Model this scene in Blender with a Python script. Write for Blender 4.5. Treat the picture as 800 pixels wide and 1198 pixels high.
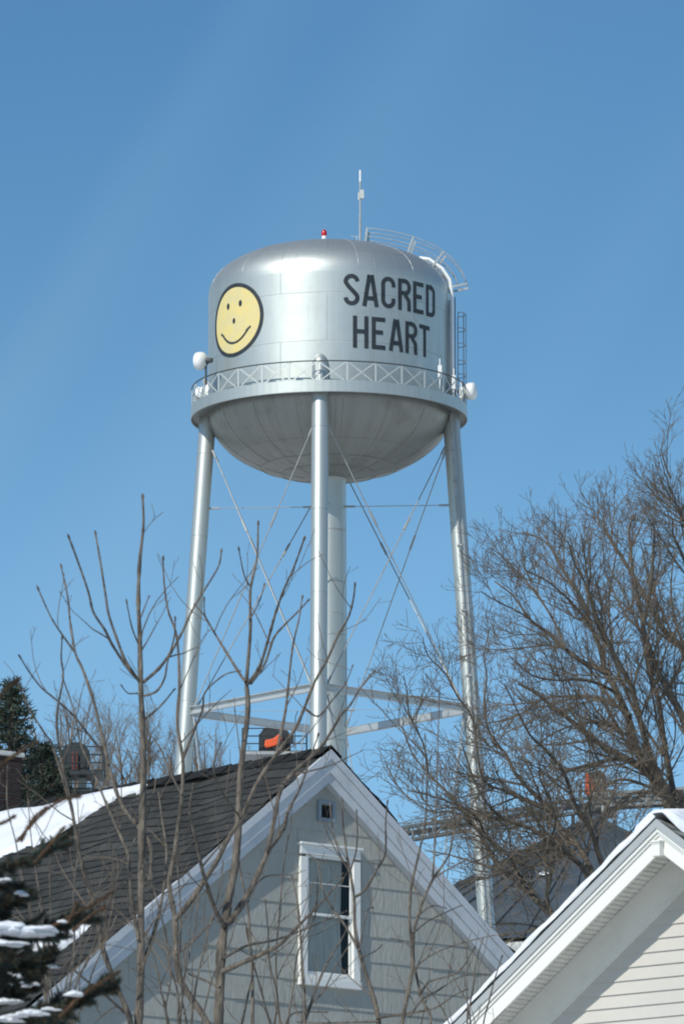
import bpy, math, random
import numpy as np
from mathutils import Vector, Matrix
R = math.radians
sin, cos, tan, pi = math.sin, math.cos, math.tan, math.pi
for o in list(bpy.data.objects): bpy.data.objects.remove(o)
scene = bpy.context.scene
COL = scene.collection

# ------------------------------------------------------------------ camera
FPX = 7500.0                       # focal length in pixels of the 800x1198 frame
PITCH = R(11.1)
CAM = Vector((0, 0, 1.6))
cd = bpy.data.cameras.new('camera'); cam = bpy.data.objects.new('camera', cd); COL.objects.link(cam)
cam.location = CAM; cam.rotation_euler = (pi/2 + PITCH, 0, 0)
cd.sensor_fit = 'VERTICAL'; cd.sensor_height = 24.0; cd.lens = FPX*24.0/1198.0
cd.clip_start = 0.5; cd.clip_end = 12000
cd.dof.use_dof = True; cd.dof.focus_distance = 150; cd.dof.aperture_fstop = 20
scene.camera = cam
def pt(x, y, Y):
    """world point seen at photo pixel (x, y) standing Y metres away"""
    a = (x-400)/FPX; b = (599-y)/FPX
    d = Vector((a, cos(PITCH)-b*sin(PITCH), sin(PITCH)+b*cos(PITCH)))
    return CAM + d*(Y/d.y)

# ------------------------------------------------------------------ sky, sun, exposure
SUN_AZ, SUN_EL = R(36), R(38)      # to the left of the direction from tower to camera
sd = Vector((-sin(SUN_AZ)*cos(SUN_EL), -cos(SUN_AZ)*cos(SUN_EL), sin(SUN_EL)))
w = bpy.data.worlds.new('World'); scene.world = w; w.use_nodes = True
nt = w.node_tree; nt.nodes.clear()
out = nt.nodes.new('ShaderNodeOutputWorld'); bg = nt.nodes.new('ShaderNodeBackground')
sky = nt.nodes.new('ShaderNodeTexSky'); sky.sky_type = 'NISHITA'; sky.sun_disc = False
sky.sun_elevation = SUN_EL; sky.sun_rotation = math.atan2(sd.x, sd.y) % (2*pi)
sky.altitude = 1500; sky.air_density = 1.0; sky.dust_density = 0.0; sky.ozone_density = 4.0
bg.inputs['Strength'].default_value = 0.13
# very faint high streaks of ice cloud
tc = nt.nodes.new('ShaderNodeTexCoord'); mp = nt.nodes.new('ShaderNodeMapping')
mp.inputs['Rotation'].default_value = (0, R(56), 0)
mp2 = nt.nodes.new('ShaderNodeMapping'); mp2.inputs['Scale'].default_value = (1.0, .6, 22)
nz = nt.nodes.new('ShaderNodeTexNoise'); nz.inputs['Scale'].default_value = 1.6; nz.inputs['Detail'].default_value = 1.5
rp = nt.nodes.new('ShaderNodeMapRange'); rp.inputs['From Min'].default_value = .45; rp.inputs['From Max'].default_value = .8
rp.inputs['To Min'].default_value = 0; rp.inputs['To Max'].default_value = .12
mx = nt.nodes.new('ShaderNodeMix'); mx.data_type = 'RGBA'; mx.inputs[7].default_value = (6.5, 7.2, 8.0, 1)
L = nt.links.new
L(tc.outputs['Generated'], mp.inputs[0]); L(mp.outputs[0], mp2.inputs[0]); L(mp2.outputs[0], nz.inputs['Vector']); L(nz.outputs['Fac'], rp.inputs['Value'])
L(rp.outputs[0], mx.inputs[0]); L(sky.outputs[0], mx.inputs[6])
# clear cold-air sky: deeper blue higher up
sx = nt.nodes.new('ShaderNodeSeparateXYZ'); L(tc.outputs['Generated'], sx.inputs[0])
cr = nt.nodes.new('ShaderNodeValToRGB'); L(sx.outputs['Z'], cr.inputs[0])
els = cr.color_ramp.elements
for e_, (p_, c_) in zip([els[0], els[1]]+[els.new(.2) for _ in range(3)], ((0.0, (.90,.98,.95)), (.60, (.44,.69,.74)), (.180, (.66,.85,.84)), (.218, (.57,.77,.77)), (.264, (.48,.72,.76)))):
    e_.position = p_; e_.color = (*c_, 1)
gm_ = nt.nodes.new('ShaderNodeMix'); gm_.data_type = 'RGBA'; gm_.blend_type = 'MULTIPLY'; gm_.inputs[0].default_value = 1
L(mx.outputs[2], gm_.inputs[6]); L(cr.outputs[0], gm_.inputs[7]); L(gm_.outputs[2], bg.inputs[0])
L(bg.outputs[0], out.inputs[0])
sl = bpy.data.lights.new('sun', 'SUN'); sl.energy = 3.6; sl.angle = R(0.53); sl.color = (1, .965, .87)
so = bpy.data.objects.new('sun', sl); COL.objects.link(so)
so.rotation_euler = sd.to_track_quat('Z', 'Y').to_euler(); so.location = (0, 0, 90)
scene.view_settings.view_transform = 'Standard'; scene.view_settings.look = 'None'
scene.cycles.filter_width = 2.0      # the photograph is a little soft
scene.view_settings.exposure = 0.0; scene.view_settings.gamma = 1

# ------------------------------------------------------------------ helpers
def mat(name, col, rough=.6, metal=0.0, col2=None, nscale=4, bump=0.0, bscale=30, detail=5, spec=.5, stretch=None, contrast=(.35,.65)):
    m = bpy.data.materials.new(name); m.use_nodes = True
    n = m.node_tree.nodes; l = m.node_tree.links; b = n['Principled BSDF']
    b.inputs['Base Color'].default_value = (*col, 1); b.inputs['Roughness'].default_value = rough
    b.inputs['Metallic'].default_value = metal; b.inputs['Specular IOR Level'].default_value = spec
    t = n.new('ShaderNodeTexCoord'); mpn = n.new('ShaderNodeMapping'); l.new(t.outputs['Object'], mpn.inputs[0])
    if stretch: mpn.inputs['Scale'].default_value = stretch
    if col2:
        z = n.new('ShaderNodeTexNoise'); z.inputs['Scale'].default_value = nscale; z.inputs['Detail'].default_value = detail
        z.inputs['Roughness'].default_value = .62
        l.new(mpn.outputs[0], z.inputs['Vector'])
        r = n.new('ShaderNodeMapRange'); r.inputs[1].default_value = contrast[0]; r.inputs[2].default_value = contrast[1]
        l.new(z.outputs['Fac'], r.inputs[0])
        x = n.new('ShaderNodeMix'); x.data_type = 'RGBA'; x.inputs[6].default_value = (*col, 1); x.inputs[7].default_value = (*col2, 1)
        l.new(r.outputs[0], x.inputs[0]); l.new(x.outputs[2], b.inputs['Base Color'])
    if bump:
        z2 = n.new('ShaderNodeTexNoise'); z2.inputs['Scale'].default_value = bscale; z2.inputs['Detail'].default_value = 4
        l.new(mpn.outputs[0], z2.inputs['Vector'])
        bp = n.new('ShaderNodeBump'); bp.inputs['Strength'].default_value = bump; bp.inputs['Distance'].default_value = .02
        l.new(z2.outputs['Fac'], bp.inputs['Height']); l.new(bp.outputs[0], b.inputs['Normal'])
    return m

class MB:
    def __init__(s): s.v = []; s.f = []; s.uv = {}
    def add(s, vs, fs):
        k = len(s.v); s.v += [tuple(v) for v in vs]; s.f += [tuple(i+k for i in f) for f in fs]; return s
    def box(s, c, d, rot=None):
        c = Vector(c); h = Vector(d)/2; vs = []
        for x in (-1, 1):
            for y in (-1, 1):
                for z in (-1, 1):
                    p = Vector((x*h.x, y*h.y, z*h.z))
                    if rot is not None: p = rot @ p
                    vs.append(c+p)
        return s.add(vs, [(0,1,3,2),(4,6,7,5),(0,4,5,1),(2,3,7,6),(0,2,6,4),(1,5,7,3)])
    def beam(s, a, b, w, h, up=(0,0,1)):
        a = Vector(a); b = Vector(b); d = (b-a); ln = d.length; d.normalize()
        x = d.cross(Vector(up)).normalized(); z = x.cross(d)
        rot = Matrix((x, d, z)).transposed()
        return s.box((a+b)/2, (w, ln, h), rot)
    def tube(s, pts, rad, n=8, cap=True, close=False):
        pts = [Vector(p) for p in pts]; m = len(pts)
        if not hasattr(rad, '__len__'): rad = [rad]*m
        vs = []; ref = None
        for i, p in enumerate(pts):
            if close: d = pts[(i+1) % m]-pts[i-1]
            else: d = pts[min(i+1, m-1)]-pts[max(i-1, 0)]
            d.normalize()
            if ref is None:
                ref = Vector((0,0,1)) if abs(d.z) < .9 else Vector((1,0,0))
            x = d.cross(ref).normalized(); y = x.cross(d).normalized(); ref = y
            for k in range(n):
                a = 2*pi*k/n; vs.append(p+(x*cos(a)+y*sin(a))*rad[i])
        fs = []
        for i in range(m if close else m-1):
            j = (i+1) % m
            for k in range(n):
                k2 = (k+1) % n; fs.append((i*n+k, i*n+k2, j*n+k2, j*n+k))
        if cap and not close:
            fs.append(tuple(range(n))[::-1]); fs.append(tuple((m-1)*n+k for k in range(n)))
        return s.add(vs, fs)
    def lathe(s, prof, n=64, c=(0,0,0), uv=False):
        vs = []; fs = []; m = len(prof)
        for r, z in prof:
            for k in range(n):
                a = 2*pi*k/n; vs.append((c[0]+r*cos(a), c[1]+r*sin(a), c[2]+z))
        for i in range(m-1):
            for k in range(n):
                k2 = (k+1) % n; fs.append((i*n+k, i*n+k2, (i+1)*n+k2, (i+1)*n+k))
        return s.add(vs, fs)
    def prism(s, poly, y0, y1):
        """poly in (x, z) extruded along y"""
        n = len(poly); vs = [(x, y0, z) for x, z in poly]+[(x, y1, z) for x, z in poly]
        fs = [tuple(range(n)), tuple(range(2*n-1, n-1, -1))]+[(i, i+n, (i+1) % n+n, (i+1) % n) for i in range(n)]
        return s.add(vs, fs)
    def build(s, name, m, parent=None, smooth=False, bevel=0, matrix=None, fix=True, autosmooth=None):
        me = bpy.data.meshes.new(name); me.from_pydata(s.v, [], s.f)
        if fix:
            import bmesh
            bm = bmesh.new(); bm.from_mesh(me); bmesh.ops.recalc_face_normals(bm, faces=bm.faces); bm.to_mesh(me); bm.free()
        me.materials.append(m)
        if smooth: me.shade_smooth()
        o = bpy.data.objects.new(name, me); COL.objects.link(o)
        if parent is not None: o.parent = parent
        if bevel:
            bv = o.modifiers.new('bevel', 'BEVEL'); bv.width = bevel; bv.segments = 2; bv.limit_method = 'ANGLE'
        if autosmooth: me.set_sharp_from_angle(angle=R(autosmooth)) if hasattr(me, 'set_sharp_from_angle') else None
        return o
def tag(o, label=None, cat=None, group=None, kind=None):
    if label: o['label'] = label
    if cat: o['category'] = cat
    if group: o['group'] = group
    if kind: o['kind'] = kind
    return o
def empty(name, loc, rz=0):
    o = bpy.data.objects.new(name, None); COL.objects.link(o); o.location = loc; o.rotation_euler = (0, 0, rz)
    o.empty_display_size = .3
    return o

# ------------------------------------------------------------------ materials
M = {}
M['snow'] = mat('snow', (.80,.82,.85), .55, col2=(.72,.76,.82), nscale=2, bump=.35, bscale=12, spec=.3)
M['white_paint'] = mat('white_paint', (.76,.76,.725), .45, col2=(.42,.40,.35), nscale=26, bump=.08, bscale=60, detail=6, contrast=(.665,.72))
M['white_soffit'] = mat('white_soffit', (.74,.74,.69), .5, col2=(.62,.62,.57), nscale=6)
M['frieze'] = mat('frieze_white', (.76,.76,.715), .5, col2=(.62,.62,.58), nscale=3, contrast=(.5,.8))
M['vinyl'] = mat('vinyl_siding', (.56,.54,.50), .42, col2=(.52,.50,.46), nscale=1.2, bump=.04, bscale=50)
M['brick'] = mat('brick_red', (.06,.034,.03), .85, col2=(.035,.024,.02), nscale=9, bump=.5, bscale=40)
M['steel'] = mat('galvanised_steel', (.42,.44,.44), .6, .35, col2=(.32,.34,.34), nscale=3)
M['dark_steel'] = mat('dark_painted_steel', (.022,.028,.032), .5, .2, col2=(.04,.047,.05), nscale=5)
M['blue_roof'] = mat('weathered_steel_roof', (.075,.095,.11), .45, .35, col2=(.12,.145,.16), nscale=.8, stretch=(1,1,.4))
M['orange'] = mat('orange_guard', (.85,.12,.03), .5, col2=(.7,.09,.02), nscale=4)
M['red'] = mat('red_lens', (.5,.01,.02), .2)
M['black'] = mat('black_paint', (.018,.024,.03), .5, col2=(.035,.042,.048), nscale=3)
M['yellow'] = mat('yellow_paint', (.74,.60,.23), .6, col2=(.66,.57,.30), nscale=2.2)
M['conv'] = mat('weathered_galvanised', (.24,.26,.26), .65, .3, col2=(.15,.165,.165), nscale=1)
M['rail_light'] = mat('pale_rail_paint', (.54,.57,.555), .5, .3)
M['rail_dark'] = mat('dark_rail', (.07,.08,.085), .5, .3)
M['dish'] = mat('dish_white', (.80,.81,.80), .4)
M['drip'] = mat('grey_drip_edge', (.40,.42,.42), .5, .2)
M['glass_dark'] = mat('dark_interior', (.015,.018,.022), .8)
M['curtain'] = mat('curtain_cloth', (.66,.66,.61), .9, col2=(.56,.56,.52), nscale=3, stretch=(6,6,.6))
M['vent'] = mat('vent_frame_blue', (.22,.27,.31), .6)
M['bark_grey'] = mat('grey_bark', (.15,.125,.098), .9, col2=(.07,.058,.046), nscale=6, bump=.4, bscale=25)
M['bark_twig'] = mat('tan_twig', (.19,.155,.115), .85, col2=(.11,.088,.065), nscale=2)
M['bark_sap'] = mat('sapling_bark', (.19,.162,.13), .85, col2=(.065,.056,.047), nscale=16, bump=.9, bscale=45, stretch=(2.2,2.2,.5), contrast=(.38,.62))
M['bark_sap_twig'] = mat('sapling_twig', (.17,.135,.10), .8, col2=(.085,.068,.053), nscale=6)
M['bark_pale'] = mat('pale_twig', (.24,.19,.14), .85, col2=(.15,.12,.09), nscale=1)
M['needle'] = mat('spruce_needle', (.018,.036,.034), .6, col2=(.035,.060,.048), nscale=7, spec=.3)
M['needle_rust'] = mat('rusty_needle', (.15,.065,.022), .7, col2=(.07,.045,.02), nscale=12)
M['pine'] = mat('pine_needle', (.014,.026,.018), .7, col2=(.032,.048,.028), nscale=1.5)
M['spruce_bark'] = mat('spruce_bark', (.10,.055,.03), .9, col2=(.05,.03,.02), nscale=20)

# aluminium paint with plate seams and streaks (UV: u = metres round, v = metres up)
def tank_mat(name, base=(.60,.632,.605), rough=.46, metal=.80, dirt=0.0, dirtcol=(.12,.115,.10), plate=(3.4, 1.75)):
    m = bpy.data.materials.new(name); m.use_nodes = True
    n = m.node_tree.nodes; l = m.node_tree.links; b = n['Principled BSDF']
    uv = n.new('ShaderNodeTexCoord'); br = n.new('ShaderNodeTexBrick')
    l.new(uv.outputs['UV'], br.inputs['Vector'])
    br.inputs['Color1'].default_value = (*base, 1); br.inputs['Color2'].default_value = (*[c*.955 for c in base], 1)
    br.inputs['Mortar'].default_value = (*[c*.78 for c in base], 1)
    br.inputs['Scale'].default_value = 1; br.inputs['Brick Width'].default_value = plate[0]; br.inputs['Row Height'].default_value = plate[1]
    br.inputs['Mortar Size'].default_value = .018; br.inputs['Mortar Smooth'].default_value = .3; br.offset = .5
    # vertical streaks
    mp1 = n.new('ShaderNodeMapping'); mp1.inputs['Scale'].default_value = (2.6, .22, 1); l.new(uv.outputs['UV'], mp1.inputs[0])
    s1 = n.new('ShaderNodeTexNoise'); s1.inputs['Scale'].default_value = 1; s1.inputs['Detail'].default_value = 6; s1.inputs['Roughness'].default_value = .7
    l.new(mp1.outputs[0], s1.inputs['Vector'])
    r1 = n.new('ShaderNodeMapRange'); r1.inputs[1].default_value = .35; r1.inputs[2].default_value = .7; r1.inputs[3].default_value = 1.0; r1.inputs[4].default_value = .86
    l.new(s1.outputs['Fac'], r1.inputs[0])
    mm = n.new('ShaderNodeMix'); mm.data_type = 'RGBA'; mm.blend_type = 'MULTIPLY'; mm.inputs[0].default_value = 1
    l.new(br.outputs['Color'], mm.inputs[6]); l.new(r1.outputs[0], mm.inputs[7])
    last = mm.outputs[2]
    if dirt:
        s2 = n.new('ShaderNodeTexNoise'); s2.inputs['Scale'].default_value = .55; s2.inputs['Detail'].default_value = 9; s2.inputs['Roughness'].default_value = .72
        l.new(uv.outputs['Object'], s2.inputs['Vector'])
        r2 = n.new('ShaderNodeMapRange'); r2.inputs[1].default_value = .50; r2.inputs[2].default_value = .72; r2.inputs[4].default_value = dirt
        l.new(s2.outputs['Fac'], r2.inputs[0])
        m2 = n.new('ShaderNodeMix'); m2.data_type = 'RGBA'; m2.inputs[7].default_value = (*dirtcol, 1)
        l.new(r2.outputs[0], m2.inputs[0]); l.new(last, m2.inputs[6]); last = m2.outputs[2]
    l.new(last, b.inputs['Base Color'])
    b.inputs['Metallic'].default_value = metal
    r3 = n.new('ShaderNodeMapRange'); r3.inputs[3].default_value = rough-.05; r3.inputs[4].default_value = rough+.10
    l.new(s1.outputs['Fac'], r3.inputs[0]); l.new(r3.outputs[0], b.inputs['Roughness'])
    s4 = n.new('ShaderNodeTexNoise'); s4.inputs['Scale'].default_value = .8; s4.inputs['Detail'].default_value = 2
    l.new(uv.outputs['Object'], s4.inputs['Vector'])
    ad = n.new('ShaderNodeMath'); ad.operation = 'MULTIPLY_ADD'; ad.inputs[1].default_value = -.9
    l.new(br.outputs['Fac'], ad.inputs[0]); l.new(s4.outputs['Fac'], ad.inputs[2])
    bp = n.new('ShaderNodeBump'); bp.inputs['Strength'].default_value = .35; bp.inputs['Distance'].default_value = .03
    l.new(ad.outputs[0], bp.inputs['Height']); l.new(bp.outputs[0], b.inputs['Normal'])
    return m
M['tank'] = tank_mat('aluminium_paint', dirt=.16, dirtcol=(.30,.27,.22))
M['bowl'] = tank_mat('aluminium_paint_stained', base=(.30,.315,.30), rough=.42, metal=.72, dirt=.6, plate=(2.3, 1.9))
M['leg'] = tank_mat('aluminium_paint_leg', base=(.56,.59,.565), rough=.44, metal=.74, plate=(40, 3.0))
M['seam'] = mat('seam_grime', (.20,.20,.19), .7, col2=(.36,.36,.35), nscale=1.5)
M['strut'] = mat('aluminium_paint_strut', (.55,.57,.57), .45, .5, col2=(.38,.36,.33), nscale=2.5, contrast=(.55,.75))
def uv_round(o, R0, n, vs):
    """u = distance round, v = height-like metres; n segments, vs = v for each ring"""
    me = o.data; uvl = me.uv_layers.new(name='UVMap')
    for p in me.polygons:
        ks = [me.loops[i].vertex_index % n for i in p.loop_indices]
        wrap = max(ks) == n-1 and min(ks) == 0
        for i in p.loop_indices:
            vi = me.loops[i].vertex_index; k = vi % n
            if wrap and k == 0: k = n
            uvl.data[i].uv = (k/n*2*pi*R0, vs[min(vi//n, len(vs)-1)])

# ------------------------------------------------------------------ ground
g = MB(); NG = 90
import itertools
xs = np.sinh(np.linspace(-5.2, 5.2, NG))*60
gv = []
for y in xs:
    for x in xs:
        d = math.hypot(x, y)
        gv.append((float(x), float(y), (.25*sin(x*.021)+.2*cos(y*.017+x*.006))*min(1, max(0, (d-20)/60))-.05))
gf = [(j*NG+i, j*NG+i+1, (j+1)*NG+i+1, (j+1)*NG+i) for j in range(NG-1) for i in range(NG-1)]
g.add(gv, gf)
M['ground'] = mat('snowy_ground', (.74,.74,.73), .9, col2=(.13,.11,.07), nscale=.09, bump=.3, bscale=3, detail=9, contrast=(.48,.64))
gr = g.build('ground', M['ground'], smooth=True, fix=False); tag(gr, kind='structure')

# ------------------------------------------------------------------ water tower
TY = 225.0
C0 = pt(385, 487, TY)
TX = C0.x
def tz(y): return pt(385, y, TY).z          # height whose ring centre projects at photo row y
S = (pt(386, 600, TY)-pt(385, 600, TY)).x     # metres per pixel at the tower
Rt = 142*S
tower = empty('water_tower', (TX, TY, 0))
tag(tower, 'silver water tower on legs with a yellow smiling face and black lettering', 'water tower')
zc0, zc1 = tz(485), tz(349)
NS = 128
# shell
prof = [(Rt, zc0+(zc1-zc0)*i/6) for i in range(7)]
m = MB(); m.lathe(prof, NS)
shell = m.build('tank_shell', M['tank'], tower, smooth=True); uv_round(shell, Rt, NS, [z-zc0 for r, z in prof])
# roof dome
brf = 62*S; prof = []; vv = []; acc = zc1-zc0
for i in range(25):
    a = pi/2*i/24
    e = .93
    r = Rt*(cos(a)**e if i < 24 else 0.002); z = zc1+brf*sin(a)**e if i else zc1
    if prof: acc += math.hypot(r-prof[-1][0], z-prof[-1][1])
    prof.append((r, z)); vv.append(acc)
m = MB(); m.lathe(prof, NS)
dome = m.build('tank_roof', M['tank'], tower, smooth=True); uv_round(dome, Rt, NS, vv)
DOME = list(prof)
# bowl
bb = 78*S; prof = []; vv = []; acc = 0
for i in range(25):
    a = pi/2*i/24
    r = Rt*cos(a) if i < 24 else .002; z = zc0-bb*sin(a)**1.04
    if prof: acc -= math.hypot(r-prof[-1][0], z-prof[-1][1])
    prof.append((r, z)); vv.append(acc)
m = MB(); m.lathe(prof, NS)
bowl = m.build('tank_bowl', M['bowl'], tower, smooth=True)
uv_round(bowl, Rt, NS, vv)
# weld straps on the bowl: two rings and radial seams
m = MB()
def bowl_pt(a, ang, off=.006):
    r = Rt*cos(a)+off; z = zc0-bb*sin(a)**1.04-off; return (r*sin(ang), -r*cos(ang), z)
for a in (R(56), R(67)):
    m.tube([bowl_pt(a, 2*pi*k/72) for k in range(72)], .014, 5, close=True)
for k in range(16):
    ang = 2*pi*(k+.3)/16
    m.tube([bowl_pt(R(8+i*6), ang) for i in range(9)], .007, 5)
for k in range(8):
    ang = 2*pi*(k+.1)/8
    m.tube([bowl_pt(R(58+i*4), ang) for i in range(6)], .007, 5)
m.build('weld_seam', M['seam'], bowl, smooth=True)
# dome seams and small lugs
m = MB()
def dome_pt(t, ang, off=.005):
    f = t*24; i = int(min(23, f)); q = f-i
    r = DOME[i][0]*(1-q)+DOME[i+1][0]*q; z = DOME[i][1]*(1-q)+DOME[i+1][1]*q
    if i < 23:
        tr = DOME[i+1][0]-DOME[i][0]; tzz = DOME[i+1][1]-DOME[i][1]
        ln = math.hypot(tr, tzz); nr, nzz = tzz/ln, -tr/ln
    else: nr, nzz = 0, 1
    r += nr*off; z += nzz*off
    return Vector((r*sin(ang), -r*cos(ang), z))
for k in range(12):
    ang = R(-46+30*k); m.tube([dome_pt(.04+.08*i, ang, .002) for i in range(10)], .012, 4)
m.build('roof_seam', M['strut'], dome, smooth=True)

# riser
zb = zc0-bb
m = MB(); n = 40; m.lathe([(.585, 0), (.585, zb+.12)], n)
ris = m.build('riser_pipe', M['leg'], tower, smooth=True); uv_round(ris, .585, n, [0, zb+.12])
for k in range(0, 22):
    m = MB(); m.lathe([(.584, -.02), (.593, 0), (.593, .03), (.584, .05)] if k else [(.584, -.05), (.62, -.03), (.62, .06), (.584, .07)], 40, (0, 0, zb-k*1.9)); m.build('riser_flange', M['leg'], ris, smooth=True)
# rungs/lugs up the riser's right side
m = MB()
for k in range(26): m.box((.60, -.12, 2+k*1.5), (.09, .05, .12))
m.tube([(.615, -.12, .5), (.615, -.12, 41)], .014, 5)
m.build('riser_conduit', M['steel'], ris)

# legs
A0 = R(-4)          # front leg swings a little to the left
zbal = tz(478)
BAT = .066
def legr(z): return Rt+.0+(zbal-z)*BAT
def pol(r, ang, z): return Vector((r*sin(ang), -r*cos(ang), z))
LEG = [A0+k*pi/2 for k in range(4)]
LR = .30
for k, a in enumerate(LEG):
    zt = zbal+ .62
    pts = [pol(legr(0), a, 0), pol(legr(zt-.0), a, zt)]
    n = 32; vs = []; mm = MB()
    ax = (pts[1]-pts[0]).normalized(); ux = Vector((cos(a), sin(a), 0)); uy = ux.cross(ax)
    rings = [(0, LR), ((pts[1]-pts[0]).length, LR)]
    Lg = rings[-1][0]
    rings += [(Lg+LR*sin(t)*1.5, LR*cos(t)) for t in (R(20), R(40), R(60), R(78), R(89))]
    for d, r in rings:
        for q in range(n):
            b = 2*pi*q/n; p = pts[0]+ax*d+(ux*cos(b)+uy*sin(b))*r; vs.append(p)
    fs = [(i*n+q, i*n+(q+1) % n, (i+1)*n+(q+1) % n, (i+1)*n+q) for i in range(len(rings)-1) for q in range(n)]
    mm.add(vs, fs)
    lg = mm.build('leg', M['leg'], tower, smooth=True)
    uv_round(lg, LR, n, [d for d, r in rings])
    # base plate and collar bands, gussets
    c = MB(); c.box(pol(legr(0), a, .15), (1.0, 1.0, .3)); 
    c.build('footing', M['steel'], lg)
# conduit on the right-hand leg
c = MB()
a = LEG[1]
tn = pol(1, a-pi/2, 0)
p0 = pol(legr(2), a, 2)+tn*(LR+.05)+pol(-.02, a, 0); p1 = pol(legr(zbal-.4), a, zbal-.4)+tn*(LR+.05)
c.tube([p0, p1], .045, 10)
c.tube([p0+pol(.16, a, 0), p1+pol(.16, a, 0)], .022, 6)
for k in range(20):
    q = p0.lerp(p1, k/20); c.box(q, (.16, .16, .06))
c.build('conduit', M['steel'], tower, smooth=False)

# node ring struts (channel beams) and rods
zn = tz(831); zt_ = tz(527); zm = tz(593)
for k in range(4):
    a, b = LEG[k], LEG[(k+1) % 4]
    pa, pb = pol(legr(zn), a, zn), pol(legr(zn), b, zn)
    d = (pb-pa).normalized(); pa += d*LR*.8; pb -= d*LR*.8
    side = Vector((d.y, -d.x, 0)); 
    mm = MB(); mm.beam(pa, pb, .03, .26); mm.beam(pa+Vector((0,0,.125))+side*.06, pb+Vector((0,0,.125))+side*.06, .15, .025)
    mm.beam(pa-Vector((0,0,.125))+side*.06, pb-Vector((0,0,.125))+side*.06, .15, .025)
    mm.build('strut', M['strut'], tower)
def rod(p, q, r=.022, tb=True):
    mm = MB(); mm.tube([p, q], r, 6)
    if tb:
        c = p.lerp(q, .33); d = (q-p).normalized(); mm.tube([c-d*.28, c+d*.28], .045, 6)
    for e, f in ((p, q), (q, p)):
        d = (f-e).normalized(); mm.tube([e, e+d*.35], .04, 6)
    mm.build('tie_rod', M['steel'], tower)
for k in range(4):
    a, b = LEG[k], LEG[(k+1) % 4]
    def nd(ang, other, z):
        p = pol(legr(z), ang, z); q = pol(legr(z), other, z); d = (q-p).normalized(); return p+d*(LR+.10)
    rod(nd(a, b, zt_), nd(b, a, zn+.15)); rod(nd(b, a, zt_), nd(a, b, zn+.15))
    rod(nd(a, b, zn-.2), nd(b, a, 1.2)); rod(nd(b, a, zn-.2), nd(a, b, 1.2))
    rod(pol(legr(zm)-LR, a, zm), pol(.58, a, zm), .016, False)
    rod(pol(legr(zn)-LR, a, zn+.0), pol(.58, a, zn), .010, False)

# balcony
Rb = 162*S; zf0, zf1 = tz(492), tz(478.5)
m = MB(); NB = 120
m.lathe([(Rt+.005, zf0+.16), (Rb-.02, zf0+.10), (Rb-.02, zf0+.13), (Rt+.005, zf0+.19)], NB)
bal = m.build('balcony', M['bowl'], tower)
m = MB(); m.lathe([(Rb-.02, zf0), (Rb, zf0), (Rb, zf1), (Rb-.05, zf1), (Rb-.05, zf1-.02), (Rb-.02, zf1-.02), (Rb-.02, zf0)], NB)
fas = m.build('fascia_ring', M['leg'], bal, smooth=False); uv_round(fas, Rb, NB, [0, 0, .4, .4, .4, .4, 0])
for p in fas.data.polygons: p.use_smooth = False
zr = tz(456.5)
m = MB(); m.tube([pol(Rb-.03, 2*pi*k/NB, zr) for k in range(NB)], .024, 6, close=True)
m.build('top_rail', M['rail_dark'], bal, smooth=True)
NPO = 30
for k in range(NPO):
    a = R(-4.5+12*k); a2 = R(-4.5+12*(k+1))
    mm = MB(); mm.beam(pol(Rb-.035, a, zf0+.12), pol(Rb-.035, a, zr), .07, .02, up=pol(1, a, 0)); mm.build('railing_post', M['rail_light'], bal)
    mm = MB()
    e = R(.5)
    am = (a+a2)/2
    rm = (Rb-.035)
    z0, z1 = zf1-.05, zr-.03; zmid = (z0+z1)/2
    mm.beam(pol(rm, a+e, z0), pol(rm, am, zmid), .046, .012, up=pol(1, am, 0)); mm.beam(pol(rm, am, zmid), pol(rm, a2-e, z1), .046, .012, up=pol(1, am, 0))
    mm.beam(pol(rm-.012, a+e, z1), pol(rm-.012, am, zmid), .046, .012, up=pol(1, am, 0)); mm.beam(pol(rm-.012, am, zmid), pol(rm-.012, a2-e, z0), .046, .012, up=pol(1, am, 0))
    mm.build('railing_brace', M['rail_light'], bal)

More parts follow.
